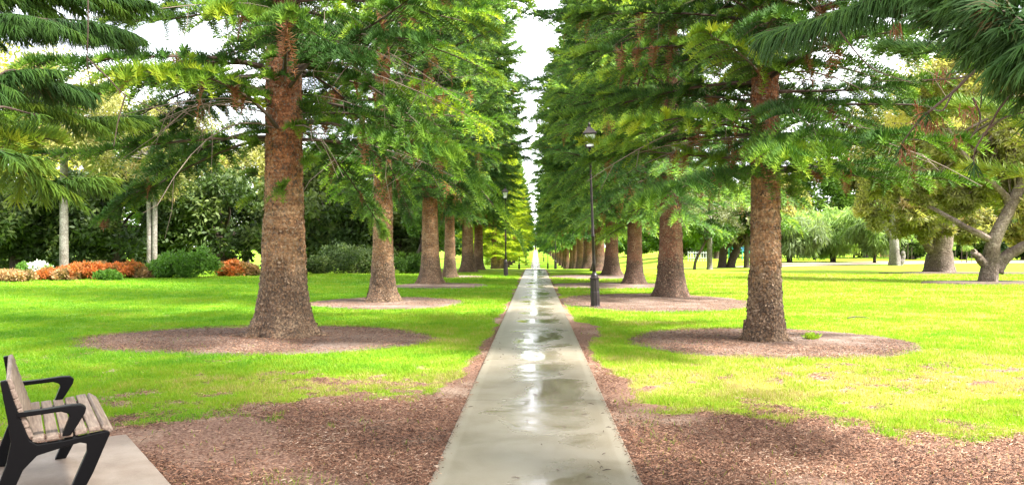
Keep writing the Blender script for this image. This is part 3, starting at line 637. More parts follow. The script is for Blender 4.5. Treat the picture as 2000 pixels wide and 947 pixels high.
for q, (px, Y, sc) in enumerate(RY):
    place(1 if q < 3 else 2, gx(px, Y), Y, rr.random()*6, (sc, sc, sc*(.92+.16*rr.random())), ordn[q]+' pine from the camera in the right row')
for q in range(len(LY), 16):
    Y = [0]*4+[84, 97, 110, 123, 136, 150, 165, 182, 202, 226, 255, 290]; place(3 if q < 8 else 2, -4.5-rr.random()*.3, Y[q], rr.random()*6, (.9, .9, .46+.05*q) if q < 8 else .95, ordn[q]+' pine from the camera in the left row')
for q in range(len(RY), 17):
    Y = [0]*5+[85, 97, 109, 121, 133, 147, 162, 180, 200, 224, 252, 288]; place(2, 4.4+rr.random()*.3, Y[q], rr.random()*6, (.86+rr.random()*.18, .95, .82+rr.random()*.3), ordn[q]+' pine from the camera in the right row')

# pines beside the camera: only their low limbs reach into view
def reach_pine(loc, H, limbs, label, seed, tone, r=.4, extra=None, hc=5.6, hole=.55):
    rng = np.random.default_rng(seed); t = empty('norfolk_pine', loc, label, 'pine tree', AV); L0 = np.array(loc, float)
    pine_trunk(seed, H, r, .2, 160, 60, .02).build('trunk', [M_BARK, M_FLAKE], t, smooth=True)
    G = Geo()
    for (pts, rad, f0, sp, fl, nc, cl, cw, lift_, tn, drp, mode) in limbs:
        C = curve([np.array(p)-L0 for p in pts], 24); tube(G, C, np.linspace(rad, rad*.25, 24), 6, 1)
        seglen = np.linalg.norm(np.diff(C, axis=0), axis=1); cum = np.concatenate([[0], np.cumsum(seglen)]); tot = cum[-1]
        if sp <= 0: continue
        if fl < .03:               # cords straight on the twig (a fringe)
            q = np.arange(f0*tot, tot, sp)
        else: q = np.arange(f0*tot, tot, sp)
        q2 = np.repeat(q, 2); sg = np.tile([1, -1], len(q)); p0 = np.stack([np.interp(q2, cum, C[:, k]) for k in range(3)], 1)
        qa = np.minimum(q2, tot-.06)
        T = nrm(np.stack([np.interp(qa+.05, cum, C[:, k])-np.interp(qa-.05, cum, C[:, k]) for k in range(3)], 1))
        side = nrm(np.cross(T, np.array([0, 0, 1.]))); u = (q2/tot-f0)/(1-f0)
        an = np.radians(np.interp(u, [0, .7, 1], [65, 45, 8])+rng.normal(size=len(u))*8)
        d = nrm(T*np.cos(an)[:, None]+side*(sg*np.sin(an))[:, None]+np.array([0, 0, 1.])*(rng.normal(size=len(u))*.12)[:, None])
        l = fl*np.interp(u, [0, .3, .7, 1], [.7, 1, .9, .55])*(.75+.4*rng.random(len(u)))
        frond_set(G, rng, p0, d, l, np.clip(tn+rng.normal(size=len(u))*.07, .2, 1), nc, cl, cw, mode, np.full(len(u), drp), .004, lift_)
    if extra: extra(G, L0)
    pine_crown(seed+5, hc, H, H, 4.4, .8, 5, .1, .24, .85, 9, .26, .06, 'diamond', tone, G=G, hole=hole, trunk_r=r, droop0=.05)
    G.build('crown', [M_PINE, M_TWIG, M_TWIGP], t); return t
Lt = (-5.0, 4.0, 0); a_ = at
Ll = [ # pts, radius, f0, spacing, frond len, nc, cord len, cord w, lift, tone, droop, mode
    ([(-4.8, 4.1, 3.75), a_(-160, 30, 5.2), a_(10, 28, 5.5), a_(110, 40, 5.8), a_(235, 55, 6.2)], .018, .30, .085, .42, 24, .17, .0075, -.9, .30, .25, 'spike'),
    ([(-4.8, 4.1, 3.6), a_(-100, 130, 5.0), a_(30, 136, 5.3), a_(135, 165, 5.6)], .014, .35, .09, .38, 24, .16, .0075, -.85, .30, .2, 'spike'),
    ([(-4.8, 4.1, 3.4), a_(-120, 190, 5.6), a_(30, 185, 6.0), a_(160, 228, 6.4), a_(255, 225, 6.8)], .014, .40, .10, .42, 18, .15, .008, -.5, .55, .15, 'spike'),
    ([(-4.8, 4.1, 3.1), a_(-90, 190, 4.6), a_(10, 208, 4.8), a_(70, 224, 5.0)], .014, .97, .2, .1, 3, .1, .007, -.3, .5, .1, 'spike'),
    ([(-4.8, 4.1, 2.9), a_(-60, 270, 4.2), a_(20, 305, 4.4), a_(75, 350, 4.6), a_(190, 345, 4.8)], .014, .72, .07, .28, 16, .12, .008, -.35, .62, .15, 'spike'),
    ([(-4.8, 4.1, 3.0), a_(-90, 250, 5.2), a_(40, 262, 5.5), a_(90, 270, 5.8)], .012, .55, .10, .32, 16, .12, .009, .3, .72, .2, 'spike'),
    ([(-4.8, 4.1, 4.1), a_(-60, -40, 6.2), a_(90, -20, 6.6), a_(250, -5, 7.0)], .018, .25, .07, .5, 18, .15, .011, -.6, .42, .3, 'spike'),
]
def dangL(G, L0):
    for pts in ([(172, -20, 5.5), (172, 60, 5.5), (170, 120, 5.55), (178, 165, 5.6)], [(170, 112, 5.5), (210, 150, 5.5), (245, 185, 5.6), (300, 210, 5.8), (345, 232, 6)], [(245, 186, 5.6), (232, 230, 5.6), (222, 285, 5.6)]):
        tube(G, curve([at(*p)-L0 for p in pts], 14), np.linspace(.006, .003, 14), 5, 1)
reach_pine(Lt, 24, Ll, 'pine beside the camera whose fronds hang in at the upper left edge', 71, .42, extra=dangL)
Rt = (4.6, 3.6, 0)
Rl = [
    ([(4.5, 3.7, 3.4), a_(2180, 20, 3.4), a_(2070, 30, 3.3), a_(1960, 70, 3.3), a_(1860, 35, 3.4)], .018, .35, .07, .30, 15, .13, .0065, -.2, .22, .25, 'spike'),
    ([(4.5, 3.7, 3.2), a_(2200, 120, 3.0), a_(2090, 80, 2.9), a_(2010, 50, 2.9), a_(1930, 0, 3.0)], .018, .4, .06, .28, 16, .13, .0065, -.35, .2, .3, 'spike'),
    ([(4.5, 3.7, 3.1), a_(2200, 170, 3.1), a_(2110, 120, 3.1), a_(2030, 110, 3.1), a_(1975, 85, 3.2)], .014, .4, .06, .26, 16, .13, .0065, -.5, .2, .3, 'spike'),
    ([(4.5, 3.7, 3.5), a_(2150, -40, 3.2), a_(2040, 20, 3.1), a_(1960, 20, 3.1), a_(1870, -20, 3.2)], .014, .35, .06, .30, 17, .14, .0075, -.4, .22, .3, 'spike'),
    ([(4.5, 3.7, 3.1), a_(2200, 60, 2.8), a_(2100, 50, 2.8), a_(2035, 80, 2.8), a_(1990, 105, 2.9)], .014, .35, .06, .26, 17, .13, .007, -.5, .2, .35, 'spike'),
    ([(4.5, 3.7, 3.5), a_(2100, -60, 4.2), a_(1900, -50, 4.6), a_(1740, -15, 5.0), a_(1600, 35, 5.5), a_(1490, 62, 6)], .014, .35, .05, .10, 5, .22, .008, -1.6, .28, .15, 'spike'),
    ([(4.5, 3.7, 3.4), a_(2060, 90, 3.8), a_(1925, 125, 4.0), a_(1860, 180, 4.1), a_(1800, 230, 4.2), a_(1764, 275, 4.3)], .014, .93, .2, .1, 2, .08, .006, -.8, .06, .3, 'spike'),
    ([(4.5, 3.7, 3.4), a_(2080, 130, 3.6), a_(1975, 185, 3.6), a_(1930, 250, 3.7), a_(1902, 300, 3.7), a_(1912, 345, 3.7)], .009, .97, .2, .1, 2, .08, .006, -.8, .06, .3, 'spike'),
    ([(4.5, 3.7, 3.8), a_(2100, 90, 5.5), a_(1980, 100, 6), a_(1860, 95, 6.5), a_(1740, 90, 7)], .016, .4, .09, .36, 14, .13, .008, .1, .42, .2, 'spike'),
    ([(4.5, 3.7, 3.2), a_(2150, 230, 5.5), a_(2050, 240, 6), a_(1960, 220, 6.3), a_(1880, 205, 6.6)], .012, .4, .10, .34, 12, .13, .008, .1, .78, .2, 'spike'),
    ([(4.5, 3.7, 3.0), a_(2150, 330, 5.5), a_(2050, 340, 6), a_(1960, 332, 6.3), a_(1900, 325, 6.6)], .010, .5, .14, .28, 10, .12, .008, .1, .82, .2, 'spike'),
]
def dangR(G, L0):
    for pts in ([(1925, 125, 4.0), (1880, 150, 4.1), (1800, 155, 4.2)], [(1860, 180, 4.1), (1840, 215, 4.1), (1810, 205, 4.2)], [(1930, 250, 3.7), (1960, 230, 3.6), (2010, 215, 3.5)], [(1975, 185, 3.6), (1925, 165, 3.6), (1915, 210, 3.7)], [(1640, 60, 5.2), (1700, 130, 5.2), (1780, 160, 5)], [(1900, 190, 4.0), (1915, 230, 4.0), (1895, 270, 4.0)]):
        tube(G, curve([at(*p)-L0 for p in pts], 10), np.linspace(.006, .003, 10), 5, 1)
    rng = np.random.default_rng(4)
    for (px, py, Y) in ((1764, 290, 4.3), (1866, 270, 6), (1820, 235, 4.2), (1840, 140, 4.5), (1750, 50, 5), (1890, 215, 4), (1795, 228, 5)):
        n = 16; p = np.repeat((at(px, py, Y)-L0)[None], n, 0)+rng.normal(size=(n, 3))*.02; d = nrm(rng.normal(size=(n, 3))*.35+np.array([0, 0, -1]))
        V, f = spikes(p, d, .07+.05*rng.random(n), np.full(n, .006), .2); G.add(V, f, 0, .03)
reach_pine(Rt, 24, Rl, 'pine beside the camera whose dark fronds hang in at the upper right corner', 81, .3, extra=dangR, hc=4.6, hole=.45)

# ------------------------------------------------------------------ other trees
def leaf_crown(rng, cen, rad, ncl, nleaf, ll, lw, hang=0.0, tone=.5, shell=.55, flat_=.75, G=None, rc=None, mode='diamond'):
    """clumps of leaves in an ellipsoid, uneven outline"""
    G = G or Geo(); cen = np.array(cen, float); rad = np.array(rad, float)
    v = nrm(rng.normal(size=(ncl, 3))); rr_ = (shell+(1-shell)*rng.random(ncl))**(1/2.); C = cen+v*rad*rr_[:, None]*(.75+.35*rng.random((ncl, 1)))
    C = C[C[:, 2] > .05] if len(C[C[:, 2] > .05]) else C; ncl = len(C)
    rc = rc or rad.mean()*.27; rs = rc*(.6+.8*rng.random(ncl)); idx = rng.integers(0, ncl, nleaf)
    off = rng.normal(size=(nleaf, 3)); off = nrm(off)*(rng.random((nleaf, 1))**.45)*rs[idx][:, None]*np.array([1, 1, flat_])
    P_ = C[idx]+off; D = nrm(rng.normal(size=(nleaf, 3))+nrm(off)*.7+np.array([0, 0, -hang])); tc_ = rng.normal(size=ncl)*.16
    T_ = np.clip(tone+tc_[idx]+rng.normal(size=nleaf)*.12, 0, 1)
    V, f = diamonds(P_, D, ll*(.6+.8*rng.random(nleaf)), lw*(.7+.6*rng.random(nleaf)), rng); G.add(V, f, 0, T_)
    return G, C
def limbs_to(g, rng, start, targets, r, n=10, sides=6):
    for T_ in targets:
        st = np.array(start, float); T_ = np.array(T_, float); m1 = st*.6+T_*.4+rng.normal(size=3)*.12*np.linalg.norm(T_-st); m1[2] = st[2]*.5+T_[2]*.5+.05*np.linalg.norm(T_-st)
        tube(g, curve([st, m1, T_], n), np.linspace(r*(.6+.3*rng.random()), r*.12, n), sides)
def tree(name, loc, H, tr, crad, label, cat, leafm, barkm, seed, nleaf=9000, ncl=34, ll=.30, lw=.14, hang=0., tone=.5, fork=.35, lean=(0, 0), group=None, cz=None, ex=None, trunks=1, shell=.5, flat_=.75, rc=None):
    rng = np.random.default_rng(seed); loc = (loc[0], loc[1], float(zprof(np.array(loc[0]), np.array(loc[1]))))
    t = empty(name, loc, label, cat, group); cz = cz if cz is not None else H-crad[2]
    G, C = leaf_crown(rng, (lean[0], lean[1], cz), crad, ncl, nleaf, ll, lw, hang, tone, shell, flat_, rc=rc)
    g = Geo()
    for q in range(trunks):
        o = np.array([(q-(trunks-1)/2)*tr*2.1, 0, 0]) if trunks > 1 else np.zeros(3)
        fk = np.array([lean[0]*fork+o[0]*1.5, lean[1]*fork, H*fork]); c_ = curve([o+(0, 0, -.15), o+(lean[0]*.08, 0, H*fork*.35), fk], 14)
        rad = tr*np.interp(np.linspace(0, 1, 14), [0, .12, 1], [1.5, 1.05, .8]); tube(g, c_, rad, 14)
        mid = np.array([lean[0]*.9, lean[1]*.9, cz]); tube(g, curve([fk, (fk+mid)/2+rng.normal(size=3)*tr*1.2, mid], 10), np.linspace(tr*.8, tr*.25, 10), 10)
        ks = rng.choice(len(C), min(len(C), 10), False); limbs_to(g, rng, fk, C[ks[:6]], tr*.5); limbs_to(g, rng, (fk+mid)/2, C[ks[6:]], tr*.35)
    if ex: ex(g, G, rng)
    g.build('trunk', barkm, t, smooth=True); G.build('crown', leafm, t); return t

# --- left background
BL = 'trees behind the left shrub bed'
def T(px, Y, top, wpx, **k):     # tree from its place in the photo: crown top pixel and crown width in pixels
    H = CAM_H-(top-481)/F*Y; return (gx(px, Y), Y), H
left = [ # px, Y, top_y, half width px, trunk r, leaf, bark, label, tone
    (30, 52, 350, 150, .35, M_DARK, M_BARKB, 'dark shady tree at the far left edge behind the rust coloured shrubs', .5),
    (230, 54, 330, 150, .4, M_DARK, M_BARKB, 'dark dense tree between the two pale gum trunks', .4),
    (430, 58, 325, 150, .5, M_DARK, M_BARKB, 'dark dense tree behind the big green bush', .45),
    (640, 57, 300, 120, .35, M_DARK, M_BARKB, 'dark tree showing between the first and second left pines', .62),
    (780, 60, 330, 110, .35, M_DARK, M_BARKB, 'dark tree behind the gap between second and third left pines', .6),
]
for k, (px, Y, top, hw, tr, lm, bm, lab, tn) in enumerate(left):
    (x, y), H = T(px, Y, top, hw); hwm = hw/F*Y
    tree('shade_tree', (x, y), H, tr, (hwm, hwm*.8, H*.48), lab, 'tree', lm, bm, 100+k, 17000, 60, .42, .2, .1, tn, .3, group=BL, cz=H*.55, shell=.25)
for k, (px, Y, top, hw, lm, lab) in enumerate([
    (-60, 75, 60, 200, M_YEL, 'yellow leaved gum tree rising at the left edge behind the hanging fronds'),
    (130, 84, 190, 110, M_GUM, 'olive gum tree standing behind the single pale trunk'),
    (330, 80, 215, 130, M_MID, 'tall green tree behind the double pale trunk'),
    (480, 90, 240, 120, M_GUM, 'olive tree hidden behind the thickest left pine'),
    (700, 92, 250, 120, M_MID, 'tall green tree behind the second left pine'),
    (840, 110, 330, 80, M_MID, 'green tree behind the third and fourth left pines')]):
    (x, y), H = T(px, Y, top, hw); hwm = hw/F*Y
    tree('tall_tree', (x, y), H, .45, (hwm, hwm*.8, H*.42), lab, 'tree', lm, M_BARKW, 130+k, 20000, 60, .5, .22, .2, .5, .35, group='tall trees far behind the left lawn', cz=H*.6, shell=.3)
# pale gum trunks standing in the bed
def gumtree(loc, H, tr, label, seed, trunks=1, lean=(0, 0), barkm=M_BARKG):
    return tree('gum_tree', loc, H, tr, (4.2, 4.2, 3.4), label, 'gum tree', M_GUM, barkm, seed, 9000, 40, .34, .10, .5, .45, .62, lean, 'pale gums standing in the shrub bed', trunks=trunks, shell=.4)
gumtree((gx(125, 47), 47), 13.5, .25, 'single straight pale grey gum trunk in the shrub bed', 150)
gumtree((gx(297, 49), 49), 11.5, .16, 'forked double pale gum trunk in the shrub bed', 151, 2)
# leaning small tree
tree('small_tree', (gx(812, 49), 49), 4.6, .16, (1.6, 1.6, 1.3), 'small tree with a leaning dark trunk left of the third pine', 'tree', M_MID, M_BARKB, 160, 5000, 22, .26, .12, .2, .5, .4, (1.0, 0))

# --- shrubs
def shrub(name, px, py, w, h, lm, label, seed, group, nleaf=5000, ll=.16, lw=.05, tone=.5, Y=None):
    Y = Y or CAM_H*F/(py-481); rng = np.random.default_rng(seed); x = gx(px, Y); W = w/F*Y; Hh = h/F*Y*(.74 if lm in (M_ORANGE, M_RUST) else .9)
    t = empty(name, (x, Y, 0), label, 'shrub', group); G, C = leaf_crown(rng, (0, 0, Hh*.45), (W*.5, W*.4, Hh*.5), 44, nleaf, ll, lw, -.7, tone, .15, .8, rc=min(W, Hh)*.24)
    g = Geo(); limbs_to(g, rng, (0, 0, -.05), C[:9], .05, 6, 4)
    g.build('stem', M_TWIG, t); G.build('foliage', lm, t); return t
SG = 'shrubs in the bed along the left lawn'
sh = [(-20, 549, 90, 30, M_RUST, 'tan shrub cut off by the left edge'), (28, 549, 75, 30, M_RUST, 'dull pinkish shrub near the left edge'), (92, 546, 40, 26, M_ORANGE, 'small bright orange shrub left of the straight pale trunk'),
      (60, 540, 80, 30, M_BUSH, 'low green shrub below the white blossom'), (155, 545, 90, 42, M_ORANGE, 'wide orange red shrub at the foot of the straight pale trunk'), (125, 546, 60, 26, M_RUST, 'brown shrub in front of the straight pale trunk'), (195, 541, 70, 40, M_RUST, 'rusty shrub between two orange shrubs'),
      (245, 541, 80, 40, M_ORANGE, 'orange shrub left of the forked pale trunk'), (285, 541, 50, 26, M_RUST, 'low rusty shrub at the foot of the forked pale trunk'), (372, 541, 120, 62, M_BUSH, 'large rounded bright green bush left of the thickest pine'), (320, 541, 50, 40, M_BUSH, 'small green shrub right of the forked pale trunk'),
      (455, 538, 60, 40, M_ORANGE, 'orange shrub between the green bush and the thickest pine'), (488, 537, 40, 30, M_RUST, 'dull shrub just left of the thickest pine'), (215, 546, 60, 18, M_BUSH, 'low dark green shrub at the lawn edge below the orange shrubs'),
      (615, 533, 70, 34, M_DARK, 'dark shrub just right of the thickest pine'), (688, 532, 130, 72, M_DARK, 'dark tall shrub left of the second pine'), (795, 532, 90, 44, M_MID, 'yellow green shrub right of the second pine'), (738, 532, 80, 54, M_DARK, 'dark shrub hidden by the second pine'), (560, 535, 70, 40, M_DARK, 'dark shrub hidden behind the thickest pine')]
for k, (px, py, w_, h_, lm, lab) in enumerate(sh):
    shrub('shrub', px, py, w_, h_, lm, lab, 200+k, SG, 6500, .17, .06, .62 if lm is M_ORANGE else .5)
shrub('blossom_shrub', 76, 540, 36, 34, M_WHITEF, 'white blossoming shrub near the left edge', 240, None, 2600, .16, .12, .75)

# --- right background: three old gums
def px_limbs(base, Y, lst, barkm_sides=12):
    def ex(g, G, rng):
        for pts, r0, r1 in lst:
            C = curve([at(p[0], p[1], Y+(p[2] if len(p) > 2 else 0))-np.array(base) for p in pts], 16); tube(g, C, np.linspace(r0, r1, 16), 12)
    return ex
def trunk_tube(g, C, rad, sides, seed, flare=0.0):
    V, f = tubes(C[None], rad[None], sides); K = len(C); V = V.reshape(K, sides, 3); c = C[:, None]
    a = np.arange(sides)/sides*2*PI; u = np.cumsum(np.concatenate([[0], np.linalg.norm(np.diff(C, axis=0), axis=1)]))
    A, U_ = np.meshgrid(a, u); k = 1+.34*(fbm(np.cos(A)*1.7+seed, np.sin(A)*1.7+U_*.22+seed*3, 3)-.5)+.16*(fbm(np.cos(A)*5+seed, np.sin(A)*5+U_*.5, 3)-.5)+flare*np.exp(-U_/.7)*(1+.7*np.cos(A*4+seed))
    g.add((c+(V-c)*k[..., None]).reshape(-1, 3), f)
def old_gum(px, py, lst, clumps, label, leafm, barkm, seed, cat='gum tree', nl=1.0, ll=.24, lw=.075):
    Y = CAM_H*F/(py-481); base = np.array([gx(px, Y), Y, 0]); rng = np.random.default_rng(seed)
    t = empty('old_gum_tree', tuple(base), label, cat, 'old gums on the right lawn'); g = Geo(); G = Geo(); ends = []
    for pts, r0, r1 in lst:
        C = curve([at(p[0], p[1], Y+(p[2] if len(p) > 2 else 0))-base for p in pts], 18); C[:, :] += (fbm(np.arange(18)*.7+seed, np.arange(18)*.3, 2)-.5)[:, None]*r0*.5
        rad = np.linspace(r0, r1, 18)*(1+.12*(vnoise(np.arange(18)*.8, np.full(18, seed+.5))-.5)); trunk_tube(g, C, rad, 28, seed+len(g.V), .28 if not g.V else 0)
    for (cx, cy, rx, ry, n, dY, tn) in clumps:
        c = at(cx, cy, Y+dY)-base; _, C = leaf_crown(rng, c, (rx/F*Y, rx/F*Y*.9, ry/F*Y), 30, int(n*nl), ll, lw, .5, tn, .25, .8, G=G)
        near = lst[0][0][-1]; st = at(near[0], near[1], Y)-base; limbs_to(g, rng, st, C[:6], .12, 10, 6)
    g.build('trunk', barkm, t, smooth=True); G.build('crown', leafm, t); return t
old_gum(1930, 552, [([(1928, 560), (1934, 515), (1942, 465), (1972, 405), (1992, 360), (2010, 290), (2000, 200)], .36, .12), ([(1941, 470), (1900, 450), (1850, 420, 1), (1800, 397, 2), (1766, 388, 2)], .17, .05), ([(1945, 530), (1958, 505), (1985, 485), (2030, 465), (2090, 430)], .30, .14), ([(1928, 520), (1915, 505), (1900, 490)], .22, .12), ([(1975, 405), (1955, 370), (1900, 320), (1850, 250)], .18, .06), ([(1990, 365), (2040, 330), (2080, 260)], .2, .07)],
        [(1960, 330, 70, 60, 6000, 1, .45), (1890, 300, 90, 70, 9000, 2, .5), (2030, 260, 100, 90, 8000, 0, .5), (1850, 180, 110, 80, 9000, 3, .6), (1980, 130, 130, 80, 9000, 1, .65), (2040, 420, 60, 40, 4000, 0, .8), (1990, 460, 26, 24, 1500, 1, .85), (1870, 390, 60, 40, 4000, 2, .5), (1800, 360, 50, 40, 3500, 2, .45)],
        'old gum with a leaning forked trunk, nearest of the gums on the right lawn', M_GUM, M_BARKW, 301, nl=1.3)
old_gum(1833, 532, [([(1833, 538), (1836, 500), (1843, 460), (1850, 420), (1850, 340), (1840, 250)], .84, .28), ([(1826, 490), (1814, 475), (1796, 460)], .45, .2), ([(1850, 420), (1800, 370), (1760, 330)], .3, .1), ([(1850, 380), (1900, 330)], .3, .1), ([(1826, 520), (1818, 512), (1816, 495)], .3, .2)],
        [(1800, 420, 70, 45, 9000, -1, .35), (1850, 350, 90, 60, 9000, 0, .45), (1750, 330, 70, 70, 8000, 0, .5), (1800, 240, 110, 80, 9000, 0, .55), (1900, 250, 90, 80, 7000, 2, .5), (1720, 240, 60, 70, 4500, 2, .5), (1905, 440, 50, 36, 5000, 2, .35)],
        'stout old gum with a broken stub limb, middle of the gums on the right lawn', M_GUM, M_BARKW, 302, nl=1.1, ll=.3, lw=.09)
old_gum(1747, 517, [([(1748, 522), (1748, 490), (1746, 460), (1742, 430), (1735, 360)], .46, .2), ([(1746, 465), (1735, 452), (1722, 432), (1712, 400)], .25, .1), ([(1750, 462), (1765, 448), (1780, 440)], .2, .1), ([(1752, 520), (1762, 505), (1764, 490)], .3, .15)],
        [(1725, 400, 50, 45, 6000, 0, .5), (1750, 340, 70, 60, 7000, 0, .5), (1700, 310, 60, 70, 6000, 0, .55), (1780, 420, 40, 30, 3000, 2, .45)],
        'pale smooth barked gum, farthest of the gums on the right lawn', M_GUM, M_BARKG, 303, nl=1.1, ll=.38, lw=.12)

RG = 'willowy trees along the far right path'
for k, (px, py, top, hw, lab, lm, tn) in enumerate([
    (1542, 511, 415, 70, 'grey green weeping tree just right of the slender pine', M_WILLOW, .15), (1627, 510, 405, 62, 'bright green weeping tree with slim forked stems', M_WILLOW, .6),
    (1708, 512, 395, 48, 'small olive green tree left of the pale gum', M_WILLOW, .4), (1590, 506, 410, 50, 'weeping tree between two other weeping trees', M_WILLOW, .4), (1668, 503, 420, 40, 'pale green weeping tree behind the slim stems', M_WILLOW, .65)]):
    Y = CAM_H*F/(py-481); H = CAM_H-(top-481)/F*Y; hwm = hw/F*Y
    tree('weeping_tree', (gx(px, Y), Y), H, .16 if k else .3, (hwm, hwm, H*.40), lab, 'willow', lm, M_BARKB, 320+k, 12000, 46, .8, .12, 2.2, tn, .3, group=RG, cz=H*.60, trunks=2 if k == 1 else 1, shell=.3, flat_=1)
tree('gum_tree', (gx(1386, 56), 56), 4.8+2.0, .20, (2.3, 2.1, 1.6), 'straight white trunked gum between second right pine and slender pine', 'gum tree', M_PALE, M_BARKG, 340, 3200, 40, .24, .07, .2, .3, .62)
tree('small_tree', (gx(1356, 56), 56), 4.0, .11, (1.5, 1.4, 1.1), 'small tree with a leaning dark trunk beside the white trunked gum', 'tree', M_MID, M_BARKB, 341, 1800, 20, .26, .1, .1, .3, .5, (1.6, 0))
tree('shade_tree', (gx(1418, 62), 62), 5.2, .36, (3.0, 2.6, 1.7), 'dark trunked tree with a leaning fork left of the slender pine', 'tree', M_MID, M_BARKB, 342, 8000, 30, .34, .14, .6, .45, .3, (1.2, 0), trunks=2)
tree('shade_tree', (gx(1458, 60), 60), 5.6, .22, (2.4, 2.2, 1.7), 'grey topped tree half hidden by the slender pine trunk', 'tree', M_PALE, M_BARKB, 343, 5000, 26, .32, .12, .2, .4, .35)
# taller trees behind the right lawn
for k, (px, Y, top, hw, lm, lab, tn) in enumerate([
    (1310, 120, 395, 70, M_MID, 'round green tree far behind the second right pine', .6), (1400, 105, 340, 80, M_MID, 'tall green tree far behind the white trunked gum', .75), (1510, 110, 330, 80, M_GUM, 'tall olive tree behind the grey green weeping tree', .5),
    (1600, 115, 300, 80, M_MID, 'tall green tree behind the middle weeping trees', .65), (1690, 118, 290, 70, M_GUM, 'tall olive tree behind the small olive green tree', .5), (1790, 110, 200, 90, M_YEL, 'yellowish tall tree behind the gums', .3),
    (1900, 112, 170, 100, M_YEL, 'yellowish tall tree at the right behind the nearest gum', .35), (2010, 110, 160, 100, M_GUM, 'tall olive tree at the right edge of the lawn', .6), (1240, 150, 430, 60, M_MID, 'green tree far behind the third right pine', .5),
    (1460, 125, 400, 60, M_DARK, 'dark low tree behind the play equipment', .6), (1880, 100, 430, 60, M_DARK, 'dark shady tree between the two nearest gums', .5), (2000, 95, 430, 70, M_DARK, 'dark shady tree at the right edge behind the nearest gum', .5), (1780, 100, 440, 45, M_DARK, 'dark tree right of the pale gum', .5)]):
    H = CAM_H-(top-481)/F*Y; hwm = hw/F*Y
    tree('tall_tree', (gx(px, Y), Y), H, .4, (hwm, hwm*.7, H*.45), lab, 'tree', lm, M_BARKW, 350+k, 15000, 52, .6, .26, .2, tn, .35, group='tall trees far behind the right lawn', cz=H*.56, shell=.3)
# far belt that closes the view
belt = [(-78, 118), (-60, 125), (-45, 130), (-30, 150), (-20, 190), (-14, 240), (14, 240), (24, 200), (34, 160), (58, 145), (80, 140), (100, 130), (-95, 110), (8, 420), (-9, 430), (0, 470), (17, 380), (-18, 370)]
rb = random.Random(4); bp_ = [None]
for k, (x, y) in enumerate(belt):
    side = 'left' if x < 0 else 'right'
    lab = 'distant green tree closing the view, number %s from the left'
    if k % 3 == 0 or bp_[0] is None:
        o = tree('distant_tree', (x, y), 11, .4, (6.5, 5, 5), 'distant tree in the far belt %s of the path' % side, 'tree', M_MID, M_BARKB, 400+k, 7000, 40, .8, .4, .1, .45+.1*rb.random(), .3, group='distant belt of trees', cz=5.6, shell=.2); bp_[0] = o
    else: copy_thing(bp_[0], (x, y, 0), rb.random()*6, .85+rb.random()*.4, 'distant tree in the far belt %s of the path' % side)

def undergrowth(name, x0, x1, Y, h, lm, label, n, seed):
    rng = np.random.default_rng(seed); G = Geo(); m_ = 40; cx = np.linspace(x0, x1, m_)+rng.normal(size=m_)*.5
    for q in range(m_):
        hh_ = h*(.6+.7*rng.random()); yq = Y+rng.normal()*1.5
        leaf_crown(rng, (cx[q], yq, float(zprof(np.array(cx[q]), np.array(Y)))+hh_*.45), ((x1-x0)/m_*1.3, 1.5, hh_*.55), 8, n//m_, .4, .2, 0, .5, .1, .9, G=G)
    tag(G.build(name, lm), label, 'undergrowth', kind='stuff')
undergrowth('undergrowth', -62, -11, 64, 2.4, M_DARK, 'dark undergrowth filling the space beneath the left background trees', 40000, 91)
undergrowth('undergrowth', 22, 85, 122, 3.4, M_DARK, 'dark undergrowth along the back of the right lawn', 30000, 92)
# saplings
def sapling(px, py, h, label, seed):
    Y = CAM_H*F/(py-481); rng = np.random.default_rng(seed); t = empty('sapling', (gx(px, Y), Y, 0), label, 'sapling', 'young staked trees by the far right path')
    g = Geo(); tube(g, [(0, 0, -.05), (.03, 0, h*.5), (0, 0, h*.9)], [.05, .04, .02], 6); g.build('stem', M_TWIG, t)
    for s_ in (-.5, .5):
        g = Geo(); tube(g, [(s_, 0, -.05), (s_, 0, 1.6)], .03, 5); g.build('stake', M_TWIG, t)
    G, _ = leaf_crown(rng, (0, 0, h*.68), (.9, .9, h*.30), 12, 900, .24, .08, .8, .6, .1); G.build('foliage', M_WILLOW, t)
sapling(1773, 506, 4.2, 'staked light green sapling just right of the pale gum', 501)
sapling(1888, 512, 3.6, 'young slim sapling between the two nearest gums', 502)
sapling(1858, 506, 3.4, 'young thin sapling right behind the stout gum', 503)

